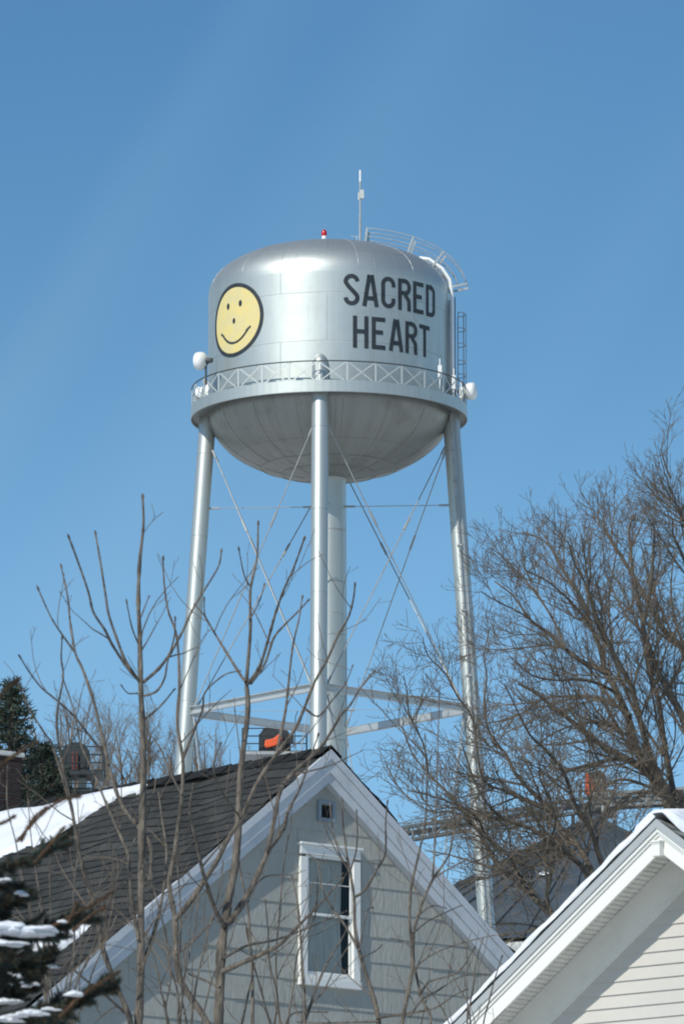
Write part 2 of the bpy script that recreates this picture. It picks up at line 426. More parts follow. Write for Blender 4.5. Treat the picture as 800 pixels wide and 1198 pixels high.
# lettering
T = .135
def arc(cx, cy, r, a0, a1, n=10, ry=None):
    ry = ry or r
    return [(cx+r*cos(R(a0+(a1-a0)*i/n)), cy+ry*sin(R(a0+(a1-a0)*i/n))) for i in range(n+1)]
W_ = .50; h = T/2; r_ = (W_-T)/2; cx = W_/2
GL = {
 'S': [arc(cx, 1-h-r_, r_, 5, 185, 12)+[(h+.02, .70), (h+.09, .60), (W_-h-.09, .41), (W_-h-.01, .31)]+arc(cx, h+r_, r_, 0, -180, 12)],
 'A': [[(h*.7, 0), (cx-.035, 1-.0)], [(W_-h*.7, 0), (cx+.035, 1)], [(.15, .26), (W_-.15, .26)]],
 'C': [[(W_-h, .68)]+arc(cx, 1-h-r_, r_, 0, 180, 12)+arc(cx, h+r_, r_, 180, 360, 12)+[(W_-h, .33)]],
 'R': [[(h, 0), (h, 1)], [(T*.6, 1-h), (cx+.02, 1-h)]+arc(cx+.02, .745, W_-h-cx-.02, 90, -90, 10, .19)+[(T*.6, .555)], [(cx+.02, .50), (W_-h*1.1-.01, .34), (W_-h, 0)]],
 'E': [[(h, 0), (h, 1)], [(T*.6, 1-h), (W_-.04, 1-h)], [(T*.6, .53), (W_-.12, .53)], [(T*.6, h), (W_-.04, h)]],
 'D': [[(h, 0), (h, 1)], [(T*.6, 1-h), (cx, 1-h)]+arc(cx, 1-h-.17, r_, 90, 0, 8, .17)+arc(cx, h+.17, r_, 0, -90, 8, .17)+[(T*.6, h)]],
 'H': [[(h, 0), (h, 1)], [(W_-h, 0), (W_-h, 1)], [(T*.6, .52), (W_-T*.6, .52)]],
 'T': [[(cx, 0), (cx, 1-T*.5)], [(0, 1-h), (W_, 1-h)]],
}
def stroke(m, poly, t, mapf):
    # resample
    P = [Vector((x, y)) for x, y in poly]; Q = [P[0]]
    for a, b in zip(P, P[1:]):
        nn = max(1, int((b-a).length/.12))
        for i in range(1, nn+1): Q.append(a.lerp(b, i/nn))
    vs = []; n = len(Q)
    for i in range(n):
        d0 = (Q[i]-Q[i-1]).normalized() if i else (Q[1]-Q[0]).normalized()
        d1 = (Q[i+1]-Q[i]).normalized() if i < n-1 else d0
        d = (d0+d1); d = d.normalized() if d.length > 1e-6 else d0
        nrm = Vector((-d.y, d.x)); k = 1/max(.55, d.dot(d0))
        for s_ in (-1, -.33, .33, 1): vs.append(mapf(*(Q[i]+nrm*s_*t/2*k)))
    m.add(vs, [(i*4+j, i*4+j+1, (i+1)*4+j+1, (i+1)*4+j) for i in range(n-1) for j in range(3)])
def row(text, a_start, pitch, wdeg, ztop, zbot):
    for i, ch in enumerate(text):
        m = MB(); a0 = a_start+pitch*i
        for q, poly in enumerate(GL[ch]):
            def mapf(u, v, q=q):
                a = R(a0+u/W_*wdeg); return pol(Rt+.010+.003*q, a, zbot+(ztop-zbot)*v)
            stroke(m, poly, T, mapf)
        m.build('letter', M['black'], shell, fix=False)
row('SACRED', 6.8, 9.15, 7.6, tz(352), tz(388.5))
row('HEART', 11.2, 9.1, 7.5, tz(400), tz(437))
# smiling face
fa, fz, fr = -50.6, tz(394.5), 43.6*S
def fm(off):
    def f(u, v): return pol(Rt+off, R(fa)+u*1.05*fr/Rt, fz+v*fr)
    return f
def disc(name, r0, r1, m_, par, off, cu=0, cv=0, ry=1, n=72):
    mb = MB(); f = fm(off); vs = []; rings = 8
    for i in range(rings+1):
        r = r0+(r1-r0)*i/rings
        for k in range(n): vs.append(f(cu+r*cos(2*pi*k/n), cv+ry*r*sin(2*pi*k/n)))
    mb.add(vs, [(i*n+k, i*n+(k+1) % n, (i+1)*n+(k+1) % n, (i+1)*n+k) for i in range(rings) for k in range(n)])
    return mb.build(name, m_, par, fix=False)
face = disc('smiling_face', 0.0001, .93, M['yellow'], shell, .012)
tag(face, 'yellow painted round smiling face with a dot nose')
o_ = disc('outline', .895, 1.0, M['black'], None, .018)
def addsub(o, par): o.parent = par
# third level kept on the tower: parts of the emblem hang from the shell
o_.parent = shell; o_.name = 'face_outline'
for nm, u, v, r in (('face_eye', -.26, .42, .062), ('face_eye', .235, .42, .062), ('face_nose', -.01, -.02, .055)):
    disc(nm, .0001, r, M['black'], shell, .018, u, v, 1.45, 20)
mb = MB()
mp_ = [(-.52+1.04*i/18, -.62+.31*abs(-1+2*i/18)**2.1) for i in range(19)]
stroke(mb, mp_, .062, fm(.018)); stroke(mb, [(-.60, -.27), (-.45, -.37)], .06, fm(.021)); stroke(mb, [(.44, -.37), (.60, -.26)], .06, fm(.021))
mb.build('face_mouth', M['black'], shell, fix=False)

# roof ladder handrails, caged ladder, pipe
LA = R(84)
m = MB()
def rp_(t, da, off):   # point over roof at fraction t (0 = rim, 1 = top), lateral shift da metres
    p = dome_pt(t, LA, off); side = Vector((cos(LA), sin(LA), 0)); return p+side*da
ts = [.02+.80*i/22 for i in range(23)]
def railt(off): return [.0+.78*i/22 for i in range(23)]
hr = bpy.data.objects.new('roof_ladder', None)
m = MB()
for da in (-.28, .28): m.tube([rp_(t, da, .05) for t in ts], .022, 5)
for i in range(26): m.tube([rp_(.03+.030*i, -.28, .05), rp_(.03+.030*i, .28, .05)], .012, 5)
rl = m.build('roof_ladder', M['steel'], tower, smooth=True)
for da in (-.36, .36):
    for off in (.66, .36):
        mm = MB(); mm.tube([rp_(t, da, off) for t in [.06+.76*i/24 for i in range(25)]], .017, 5); mm.build('hand_rail', M['steel'], rl, smooth=True)
    for t in (.06, .34, .56, .82):
        mm = MB(); mm.beam(rp_(t, da, -.02), rp_(t, da, .68), .07, .03, up=(0, 1, 0)); mm.build('rail_post', M['steel'], rl)
# overflow pipe from roof down the side
m = MB(); pa = R(79.5)
pp = [dome_pt(.47, pa, .05), dome_pt(.40, pa, .16), dome_pt(.26, pa, .17), dome_pt(.13, pa, .16)]
pp += [pol(Rt+.13, pa, zc1-.05), pol(Rt+.13, pa, zc1-1.5), pol(Rt+.13, pa, zf0+.2)]
m.tube(pp, .062, 12); m.build('overflow_pipe', M['dish'], tower, smooth=True)
m = MB(); pa = R(77)
m.tube([pol(Rt+.07, pa, zc1-.3), pol(Rt+.07, pa, zf0+.2)], .03, 8)
m.tube([pol(Rt+.07, R(74.5), zc1-.5), pol(Rt+.07, R(74.5), zf0+.2)], .02, 8)
m.build('cable_run', M['steel'], tower, smooth=True)
# ladder with cage
m = MB(); la = R(90); zl0, zl1 = zf0+.15, tz(349)
for s_ in (-.2, .2):
    sd_ = Vector((cos(la), sin(la), 0))*s_; m.tube([pol(Rt+.18, la, zl0)+sd_, pol(Rt+.18, la, zl1)+sd_], .022, 6)
for i in range(18):
    z = zl0+(zl1-zl0)*i/18; sd_ = Vector((cos(la), sin(la), 0))*.2
    m.tube([pol(Rt+.18, la, z)-sd_, pol(Rt+.18, la, z)+sd_], .012, 5)
lad = m.build('tank_ladder', M['steel'], tower, smooth=True)
m = MB(); cc = pol(Rt+.28, la, 0); zc = [tz(y) for y in (368, 386, 404, 424, 440)]
for z in zc: m.tube([cc+Vector((.29*sin(R(t)), -.36*cos(R(t)), z)) for t in range(0, 181, 20)], .016, 5)
for t in (0, 45, 90, 135, 180): m.tube([cc+Vector((.29*sin(R(t)), -.36*cos(R(t)), z)) for z in (zc[0], zc[-1]-.4)], .013, 5)
m.build('ladder_cage', M['steel'], lad, smooth=True)

# beacon, mast, dishes
p = Vector((-6*S, -.1, zc1+brf-.02))
m = MB(); m.lathe([(.04, 0), (.04, .22), (.085, .23), (.085, .40), (.02, .41)], 16, p)
bc = m.build('beacon', M['dish'], tower, smooth=True)
m = MB(); m.lathe([(.085, .405), (.10, .45), (.095, .56), (.06, .62), (.005, .65)], 16, p); m.build('beacon_lens', M['red'], bc, smooth=True)
m = MB(); m.tube([p+Vector((-.26, 0, -.02)), p+Vector((-.26, 0, .15)), p+Vector((-.16, 0, .20)), p+Vector((-.04, 0, .16))], .015, 6)
m.build('beacon_cable', M['steel'], bc)
base = Vector((36.5*S, -.2, zc1+brf-.25)); top = base+Vector((.0, 0, 100*S))
m = MB(); m.tube([base, base+(top-base)*.45, base+(top-base)*.455, base+(top-base)*.86], [.045, .045, .035, .035], 6)
mast = m.build('antenna_mast', M['steel'], tower)
m = MB(); m.tube([base+(top-base)*.86, top], [.038, .034], 8); m.build('antenna_whip', M['dish'], mast)
m = MB(); m.box(base+(top-base)*.705+Vector((.07, 0, 0)), (.14, .12, .32)); m.box(base+(top-base)*.68+Vector((-.05, 0, 0)), (.06, .08, .28)); m.build('antenna_box', M['rail_light'], mast, bevel=.01)
m = MB(); m.beam(base+Vector((-.15, .2, -.05)), base+Vector((-.13, .2, .62)), .05, .03); m.tube([base+Vector((-.35, .1, .62)), base+Vector((.05, 0, .60))], .012, 5); m.build('mast_brace', M['strut'], mast)
def dish(px, py, ang, face_dir, rad, mount):
    c = pol(Rb+.05, R(ang), 0); 
    P = Vector(((px-385)*S, c.y, pt(px, py, TY+c.y).z))
    fd = Vector(face_dir).normalized(); q = fd.to_track_quat('Z', 'Y').to_matrix()
    m = MB(); prof = [(.001, -.10)]+[(rad*sin(R(t)), .10-.20*cos(R(t))) for t in (20, 40, 60, 80)]+[(rad, .10), (rad, .24), (rad*.96, .28), (rad*.7, .33), (rad*.35, .36), (.002, .37)]
    m.lathe(prof, 36); m.v = [tuple(P+q @ Vector(v)) for v in m.v]
    d = m.build('dish_antenna', M['dish'], tower, smooth=True)
    m = MB(); m.tube([P-fd*.10, P-fd*.32], .09, 12); m.beam(P-fd*.30, mount, .07, .07); m.tube([mount+Vector((0,0,-.75)), mount+Vector((0,0,.18))], .04, 8)
    m.build('dish_mount', M['rail_dark'], d)
    return d
a_ = R(-62); mt = pol(Rb, a_, tz(458)+.5); d1 = dish(240, 422, -62, (-.80, .45, .05), .32, mt)
tag(d1, 'white drum antenna at the left end of the balcony rail')
a_ = R(80); mt = pol(Rb-.08, a_, zr-.1); d2 = dish(546, 458, 82, (.86, -.25, 0), .31, mt)
tag(d2, 'white drum antenna at the right end of the balcony rail')
P3 = (238, 460); a_ = R(-84); d3 = dish(238.5, 461, -110, (-.9, .3, 0), .28, pol(Rb-.15, R(-112), zr-.2)); tag(d3, 'small white drum antenna behind the left railing')
for aa, zz, hh in ((54, 448, .45), (66, 455, .5), (76, 460, .4)):
    m = MB(); z0 = tz(zz+14); m.box(pol(Rb-.10, R(aa), z0+hh/2), (.14, .14, hh)); m.tube([pol(Rb-.1, R(aa), zf0+.1), pol(Rb-.1, R(aa), z0+hh+.25)], .025, 6)
    m.build('panel_antenna', M['dish'] if aa != 57.5 else M['steel'], tower, bevel=.012)

# ------------------------------------------------------------------ trees: generator
class Tubes:
    def __init__(s): s.V = []; s.F = []; s.n = 0
    def add(s, pts, rad, sides):
        P = np.array([tuple(p) for p in pts]); m = len(P)
        D = np.gradient(P, axis=0); D /= np.linalg.norm(D, axis=1, keepdims=True)+1e-9
        ref = np.array([.31, .52, .23]) if abs(D[0] @ np.array([.48, .81, .35])) < .9 else np.array([.9, -.3, .1])
        X = np.cross(D, ref); X /= np.linalg.norm(X, axis=1, keepdims=True)+1e-9; Y = np.cross(D, X)
        a = np.arange(sides)*2*pi/sides
        V = P[:, None, :]+(X[:, None, :]*np.cos(a)[None, :, None]+Y[:, None, :]*np.sin(a)[None, :, None])*np.array(rad)[:, None, None]
        s.V.append(V.reshape(-1, 3))
        i = np.arange(m-1)[:, None]*sides; k = np.arange(sides)[None, :]; k2 = (k+1) % sides
        F = np.stack([i+k, i+k2, i+sides+k2, i+sides+k], -1).reshape(-1, 4)+s.n
        s.F.append(F); s.n += m*sides
    def build(s, name, m, parent, origin=(0,0,0)):
        V = np.concatenate(s.V)-np.array(origin); F = np.concatenate(s.F)
        me = bpy.data.meshes.new(name)
        me.vertices.add(len(V)); me.vertices.foreach_set('co', V.astype(np.float32).ravel())
        me.loops.add(F.size); me.loops.foreach_set('vertex_index', F.astype(np.int32).ravel())
        me.polygons.add(len(F)); me.polygons.foreach_set('loop_start', np.arange(0, F.size, 4, dtype=np.int32))
        me.polygons.foreach_set('loop_total', np.full(len(F), 4, dtype=np.int32))
        me.update(calc_edges=True); me.validate(); me.shade_smooth(); me.materials.append(m)
        o = bpy.data.objects.new(name, me); COL.objects.link(o); o.parent = parent; return o
def rvec(rng): 
    v = Vector((rng.gauss(0,1), rng.gauss(0,1), rng.gauss(0,1))); return v.normalized()
def twig(tb, p, d, ln, r, lvl, cfg, rng):
    n = cfg['seg'][lvl]; pts = [p.copy()]; dd = d.copy(); step = ln/n
    bend = rvec(rng)*cfg['bend']
    for i in range(n):
        dd = (dd+bend/n+rvec(rng)*cfg['wob']+Vector((0,0,cfg['up']))/n).normalized()
        pts.append(pts[-1]+dd*step*rng.uniform(.8, 1.2))
    rt = max(cfg['rmin'], r*.35); rad = [r+(rt-r)*i/n for i in range(n+1)]
    tb.add(pts, rad, 4 if lvl < 2 else 3)
    if lvl < cfg['max']: sprout(tb, pts, rad, lvl+1, cfg, rng)
def sprout(tb, pts, rad, lvl, cfg, rng, dens=None, t0=.12, lscale=1.0):
    ln = sum((b-a).length for a, b in zip(pts, pts[1:]))
    k = max(1, int(ln*(dens or cfg['dens'][lvl])*rng.uniform(.75, 1.25)))
    m = len(pts)-1
    for j in range(k):
        t = t0+(1-t0)*((j+rng.random())/k)
        if lvl == 1 and rng.random() < cfg.get('bare', 0)*t: continue
        f = t*m; i = min(m-1, int(f)); p = pts[i].lerp(pts[i+1], f-i); d = (pts[i+1]-pts[i]).normalized()
        ax = d.cross(rvec(rng)).normalized(); ang = R(rng.uniform(*cfg['ang']))
        nd_ = (Matrix.Rotation(ang, 3, ax) @ d); nd_ = (nd_+Vector((0,0,cfg['lift']))).normalized()
        L0 = cfg['len'][lvl]*rng.uniform(.45, 1.25)*(1.18-cfg.get('tap', .45)*t)*lscale
        r = min(max(cfg['rmin']*1.1, rad[i]*.62), L0*cfg.get('slim', .02))
        twig(tb, p, nd_, L0, r, lvl, cfg, rng)
def smooth_path(P, sub=3):
    out = []
    for i in range(len(P)-1):
        p0 = P[max(0, i-1)]; p1 = P[i]; p2 = P[i+1]; p3 = P[min(len(P)-1, i+2)]
        for k in range(sub):
            t = k/sub
            out.append(.5*((2*p1)+(p2-p0)*t+(2*p0-5*p1+4*p2-p3)*t*t+(3*p1-p0-3*p2+p3)*t**3))
    out.append(P[-1]); return out
def limb(tb, px, Y0, w0, w1, dy=0.0, dy0=0.0, sides=7):
    """px: pixel path root->tip; w0, w1 widths in pixels; dy: how far the tip stands off in depth"""
    n = len(px); P = []
    for i, (x, y) in enumerate(px):
        t = i/(n-1); P.append(pt(x, y, Y0+dy0+(dy-dy0)*t))
    P = smooth_path(P, 5 if Y0 < 45 else 3); s = Y0/FPX*1.02; m = len(P)
    rad = [max(.0016, (w0+(w1-w0)*(i/(m-1)))*s/2) for i in range(m)]
    if Y0 < 45:
        rr_ = random.Random(int(px[0][0]*7+px[-1][1])); rad = [r*(1+rr_.uniform(-.10, .12)+(.18 if rr_.random() < .10 else 0)) for r in rad]
    tb.add(P, rad, sides); return P, rad

# ------------------------------------------------------------------ grey house (Y ~ 60)
def house_frame(px, py, Y, over, th):
    """empty so that local (0,-over,Z) is the roof apex seen at (px,py)"""
    A = pt(px, py, Y); rz = th
    back = Vector((-sin(rz), cos(rz), 0))
    base = A+back*over
    return base, A.z
TH1 = R(40); O1 = .12; tA = .767
b1, Z1 = house_frame(386.5, 876.5, 60, O1, TH1)
h1 = empty('grey_house', (b1.x, b1.y, 0), TH1)
tag(h1, 'grey shingle-sided gabled house with one attic window and a dark shingle roof', 'house')
HW = 5.0; LEN = 13.0
def rake(mb, side, ztop, th, y0, y1, W, tn):
    """sloped board: vertical thickness th, top line at ztop - |x| tn"""
    mb.prism([(0, ztop), (side*W, ztop-W*tn), (side*W, ztop-W*tn-th), (0, ztop-th)], y0, y1)
# siding courses as lapped boards, with holes
def courses(mb, zlist, halfw, holes, lap, th_top, joint=None, rng=None):
    """zlist descending; halfw(z) gives half width of the wall at height z; holes (x0,x1,z0,z1)"""
    def piece(at, bt, ab, bb_, za, zb_, fa_, fb_):
        if bb_-ab < .004: return
        vs = [(at, -fa_, za), (bt, -fa_, za), (bb_, -fb_, zb_), (ab, -fb_, zb_), (at, .01, za), (bt, .01, za), (bb_, .01, zb_), (ab, .01, zb_)]
        mb.add(vs, [(0,3,2,1),(3,7,6,2),(0,4,7,3),(1,2,6,5),(0,1,5,4)])
    for zt1, zb1 in zip(zlist, zlist[1:]):
        cut = sorted(hh for hh in holes if hh[2] < zt1-1e-4 and hh[3] > zb1+1e-4)
        w_t, w_b = max(0, halfw(zt1)), halfw(zb1)
        if w_b <= 0: continue
        def span(xa, xb, fr, dz):
            at, bt = max(xa, -w_t), min(xb, w_t); ab, bb_ = max(xa, -w_b), min(xb, w_b)
            if bb_-ab < .004: return
            if bt < at: at = bt = min(max((ab+bb_)/2, -w_t), w_t)
            piece(at, bt, ab, bb_, zt1, zb1+dz, th_top, fr)
        xs_ = [-1e9]
        if joint:
            x = -w_b-rng.uniform(0, joint)
            while x < w_b: xs_.append(x); x += joint
        xs_.append(1e9)
        for xa, xb in zip(xs_, xs_[1:]):
            fr = lap+(rng.uniform(-.003, .003) if joint else 0); dz = rng.uniform(-.0012, .0012) if joint else 0
            g_ = .002 if joint else 0
            cur = xa+g_
            for hx0, hx1, hz0, hz1 in cut:
                if hx1 <= cur or hx0 >= xb: continue
                if hx0 > cur: span(cur, hx0, fr, dz)
                l_, r_2 = max(cur, hx0), min(xb-g_, hx1)
                f = lambda z: th_top+(fr-th_top)*(zt1-z)/(zt1-zb1)
                if hz1 < zt1: 
                    w2 = max(0, halfw(zt1)); piece(max(l_, -w2), min(r_2, w2), l_, r_2, zt1, max(hz1, zb1), th_top, f(max(hz1, zb1)))
                if hz0 > zb1: piece(l_, r_2, l_, r_2, min(hz0, zt1), zb1+dz, f(min(hz0, zt1)), fr)
                cur = r_2
            if cur < xb-g_-.003: span(cur, xb-g_, fr, dz)
rng = random.Random(5)
WT = .30                        # trim depth below the roof line on the wall
s1 = .00815
M['siding'] = mat('grey_shingle_siding', (.41,.41,.37), .8, col2=(.32,.325,.295), nscale=2.2, bump=.35, bscale=30, detail=8, stretch=(1,1,.35), contrast=(.3,.75))
win = (-.30, .435, Z1-2.26, Z1-.925)      # trim outer box x0,x1,z0,z1
wall = MB(); zl = [Z1-.30-k*.238 for k in range(0, 42)]
hole1 = (win[0]+.06, win[1]-.06, win[2]+.06, win[3]-.06)
ven = (-.075, .135, Z1-.68, Z1-.48)
courses(wall, zl, lambda z: (Z1-.20-z)/tA, [hole1, (ven[0]+.04, ven[1]-.04, ven[2]+.04, ven[3]-.04)], .012, .002, .61, rng)
wall.build('siding_wall', M['siding'], h1)
# body sides + back
m = MB(); ze = Z1-HW*tA
m.box((-HW+.05, LEN/2+.02, (ze)/2), (.1, LEN-.1, ze-.1)); m.box((HW-.05, LEN/2+.02, ze/2), (.1, LEN-.1, ze-.1))
m.prism([(-HW+.1, 0), (HW-.1, 0), (HW-.1, ze-.1), (0, Z1-.2), (-HW+.1, ze-.1)], LEN-.1, LEN)
m.build('outer_wall', M['siding'], h1)
# shingle roof
def shingle_mat(name, c1, c2, bw=.30, rh=.13):
    m = bpy.data.materials.new(name); m.use_nodes = True
    n = m.node_tree.nodes; l = m.node_tree.links; b = n['Principled BSDF']
    uv = n.new('ShaderNodeTexCoord'); br = n.new('ShaderNodeTexBrick'); 
    nzz = n.new('ShaderNodeTexNoise'); nzz.inputs['Scale'].default_value = 2.2; nzz.inputs['Detail'].default_value = 3
    l.new(uv.outputs['UV'], nzz.inputs['Vector'])
    ad = n.new('ShaderNodeMix'); ad.data_type = 'RGBA'; ad.blend_type = 'LINEAR_LIGHT'; ad.inputs[0].default_value = .035
    l.new(uv.outputs['UV'], ad.inputs[6]); l.new(nzz.outputs['Color'], ad.inputs[7]); l.new(ad.outputs[2], br.inputs['Vector'])
    br.inputs['Color1'].default_value = (*c1, 1); br.inputs['Color2'].default_value = (*c2, 1); br.inputs['Mortar'].default_value = (*[c*.45 for c in c1], 1)
    br.inputs['Scale'].default_value = 1; br.inputs['Brick Width'].default_value = bw; br.inputs['Row Height'].default_value = rh
    br.inputs['Mortar Size'].default_value = .010; br.inputs['Mortar Smooth'].default_value = .4; br.inputs['Bias'].default_value = 0
    n2 = n.new('ShaderNodeTexNoise'); n2.inputs['Scale'].default_value = 1.1; n2.inputs['Detail'].default_value = 8; n2.inputs['Roughness'].default_value = .7
    l.new(uv.outputs['UV'], n2.inputs['Vector'])
    r = n.new('ShaderNodeMapRange'); r.inputs[1].default_value = .3; r.inputs[2].default_value = .7; r.inputs[3].default_value = .6; r.inputs[4].default_value = 1.5
    l.new(n2.outputs['Fac'], r.inputs[0])
    x = n.new('ShaderNodeMix'); x.data_type = 'RGBA'; x.blend_type = 'MULTIPLY'; x.inputs[0].default_value = 1
    l.new(br.outputs['Color'], x.inputs[6]); l.new(r.outputs[0], x.inputs[7]); l.new(x.outputs[2], b.inputs['Base Color'])
    b.inputs['Roughness'].default_value = .9; b.inputs['Specular IOR Level'].default_value = .3
    n3 = n.new('ShaderNodeTexNoise'); n3.inputs['Scale'].default_value = 120; l.new(uv.outputs['UV'], n3.inputs['Vector'])
    bp = n.new('ShaderNodeBump'); bp.inputs['Strength'].default_value = .5; bp.inputs['Distance'].default_value = .01
    l.new(n3.outputs['Fac'], bp.inputs['Height']); l.new(bp.outputs[0], b.inputs['Normal'])
    return m
M['roof1'] = shingle_mat('dark_asphalt_shingle', (.030,.032,.032), (.052,.054,.052), .34, .145)
M['roof2'] = shingle_mat('green_grey_shingle', (.16,.17,.155), (.21,.215,.20), .30, .13)
def shingle_roof(house, Z, tn, W, y0, y1, mt, course=.145, wavy=.02, rng=random.Random(3), name='roof', thick=.008):
    """both slopes; each course a lapped strip with its own lumps"""
    al = math.atan(tn); mb = MB(); uvs = []
    L_ = W/cos(al); nc = int(L_/course); nx = int((y1-y0)/.30)
    for side in (-1, 1):
        for c in range(nc+1):
            d0 = c*course; d1 = (c+1)*course
            for i in range(nx):
                ya, yb = y0+(y1-y0)*i/nx, y0+(y1-y0)*(i+1)/nx
                wob = lambda y, d: wavy*(sin(y*3.1+d*2.3+side)+.6*sin(y*7.3-d*5.1)+.5*sin(y*1.1+d*9.))*.35
                th = thick+rng.uniform(0, .006)
                def P(y, d, lift):
                    # d down slope, lift normal
                    return (side*(d*cos(al)+lift*sin(al)), y, Z-d*sin(al)+lift*cos(al))
                e = rng.uniform(-.006, .010)
                vs = [P(ya, d0, wob(ya, d0)), P(yb, d0, wob(yb, d0)), P(yb, d1+e, wob(yb, d1)+th), P(ya, d1+e, wob(ya, d1)+th), P(yb, d1+e, wob(yb, d1)-.004), P(ya, d1+e, wob(ya, d1)-.004)]
                mb.add(vs, [(0,1,2,3),(3,2,4,5)])
                uvs += [(ya, d0),(yb, d0),(yb, d1),(ya, d1),(ya, d1),(yb, d1),(yb, d1+.02),(ya, d1+.02)]
    # deck
    o = mb.build(name, mt, house, fix=False)
    ul = o.data.uv_layers.new(name='UVMap')
    for i, u in enumerate(uvs): ul.data[i].uv = u
    return o
rf1 = shingle_roof(h1, Z1, tA, HW+.25, -O1-.014, LEN, M['roof1'], .145, .05, thick=.005)
m = MB()
for sd_ in (-1, 1): rake(m, sd_, Z1-.048, .016, -O1-.014, LEN, HW+.25, tA)
m.build('roof_deck', M['dark_steel'], rf1)
m = MB()   # ridge cap
for k in range(44):
    y = -O1-.014+k*.30
    for sd_ in (-1, 1):
        m.add([(0, y, Z1+.040), (0, y+.33, Z1+.026), (sd_*.14, y+.33, Z1-.10+.022), (sd_*.14, y, Z1-.10+.034)], [(0,1,2,3)])
m.build('ridge_cap', M['roof1'], rf1)
M['trim1'] = mat('worn_white_trim', (.53,.56,.59), .55, col2=(.40,.43,.45), nscale=5, bump=.1, bscale=40, contrast=(.5,.8))
for sd_ in (-1, 1):
    m = MB(); rake(m, sd_, Z1-.004, .088, -O1-.018, -O1+.02, HW+.22, tA)
    rake(m, sd_, Z1-.094, .125, -O1, -O1+.02, HW+.2, tA)
    m.build('rake_board', M['trim1'], h1)
    m = MB(); rake(m, sd_, Z1-.205, .014, -O1+.02, -.001, HW+.15, tA); m.build('rake_soffit', M['trim1'], h1)
    m = MB(); rake(m, sd_, Z1-.221, WT+.02-.221, -.100, -.001, HW, tA); m.build('frieze_board', M['trim1'], h1)
# window
def window(house, x0, x1, z0, z1):
    wf = MB(); tw = .085; d = .05
    wf.box(((x0+x1)/2, -d/2, z1-tw/2), (x1-x0, d, tw)); wf.box(((x0+x1)/2, -d/2-.012, z1+.012), (x1-x0+.03, d+.024, .024))
    wf.box((x0+tw/2, -d/2, (z0+z1)/2-.01), (tw, d-.004, z1-z0-tw-.12)); wf.box((x1-tw/2, -d/2, (z0+z1)/2-.01), (tw, d-.004, z1-z0-tw-.12))
    fr_ = wf.build('window', M['white_paint'], house, bevel=.004)
    sill = MB(); sill.box(((x0+x1)/2, -.03, z0+.045), (x1-x0+.01, .065, .075)); sill.box(((x0+x1)/2, -.02, z0+.100), (x1-x0-.02, .05, .03)); sill.build('sill', M['white_paint'], fr_, bevel=.004)
    ix0, ix1, iz0, iz1 = x0+tw, x1-tw, z0+.12, z1-tw; mid = (iz0+iz1)/2
    sa = MB(); sw = .028
    for (a, b, yy) in ((mid-.01, iz1, -.018), (iz0, mid+.02, -.004)):
        sa.box(((ix0+ix1)/2, yy, b-sw/2), (ix1-ix0, .024, sw)); sa.box(((ix0+ix1)/2, yy, a+sw/2), (ix1-ix0, .024, sw))
        for xx in (ix0+sw/2, ix1-sw/2): sa.box((xx, yy, (a+b)/2), (sw, .024, b-a-2*sw))
    sa.box(((ix0+ix1)/2, -.024, iz1-(iz1-mid)*.47), (ix1-ix0-2*sw, .006, .008))
    sa.build('sash', M['white_paint'], fr_, bevel=.002)
    gl = MB()
    gl.add([(ix0+sw, -.016, mid+.02), (ix1-sw, -.016, mid+.02), (ix1-sw, -.016, iz1-sw), (ix0+sw, -.016, iz1-sw)], [(0,1,2,3)])
    gl.add([(ix0+sw, -.002, iz0+sw), (ix1-sw, -.002, iz0+sw), (ix1-sw, -.002, mid), (ix0+sw, -.002, mid)], [(0,1,2,3)])
    gm = bpy.data.materials.new('window_glass'); gm.use_nodes = True; n = gm.node_tree.nodes; l = gm.node_tree.links
    n.clear(); oo = n.new('ShaderNodeOutputMaterial'); mixs = n.new('ShaderNodeMixShader'); tr = n.new('ShaderNodeBsdfTransparent'); gs = n.new('ShaderNodeBsdfGlossy')
    tr.inputs[0].default_value = (.93,.95,.95, 1); gs.inputs['Roughness'].default_value = .03
    fn = n.new('ShaderNodeFresnel'); fn.inputs[0].default_value = 1.42
    l.new(fn.outputs[0], mixs.inputs[0]); l.new(tr.outputs[0], mixs.inputs[1]); l.new(gs.outputs[0], mixs.inputs[2]); l.new(mixs.outputs[0], oo.inputs[0])
    gl.build('glass_pane', gm, fr_, fix=False)
    # curtain drawn to the left, dark gap at the right
    cu = MB(); N = 60; vs = []
    wdt = (ix1-ix0)*.91
    for j, z in enumerate([iz0-.05, iz0+.25, iz0+.5, mid+.1, iz1]):
        for i in range(N+1):
            t = i/N; xx = ix0-.02+wdt*t*(1+.05*((.9, .35, .1, .5, 1.1)[j]-.3)*t)
            vs.append((xx, .06+.012*sin(t*38)+.006*sin(t*17+j), z))
    cu.add(vs, [(j*(N+1)+i, j*(N+1)+i+1, (j+1)*(N+1)+i+1, (j+1)*(N+1)+i) for j in range(4) for i in range(N)])
    cu.build('curtain', M['curtain'], fr_, smooth=True, fix=False)
    bx = MB(); bx.add([(x0+.03,.012,z0+.03),(x1-.03,.012,z0+.03),(x1-.03,.012,z1-.03),(x0+.03,.012,z1-.03),(x0+.03,.6,z0+.03),(x1-.03,.6,z0+.03),(x1-.03,.6,z1-.03),(x0+.03,.6,z1-.03)],
        [(4,5,6,7),(0,1,5,4),(1,2,6,5),(2,3,7,6),(3,0,4,7)]); bx.build('interior', M['glass_dark'], fr_, fix=False)
window(h1, *win)
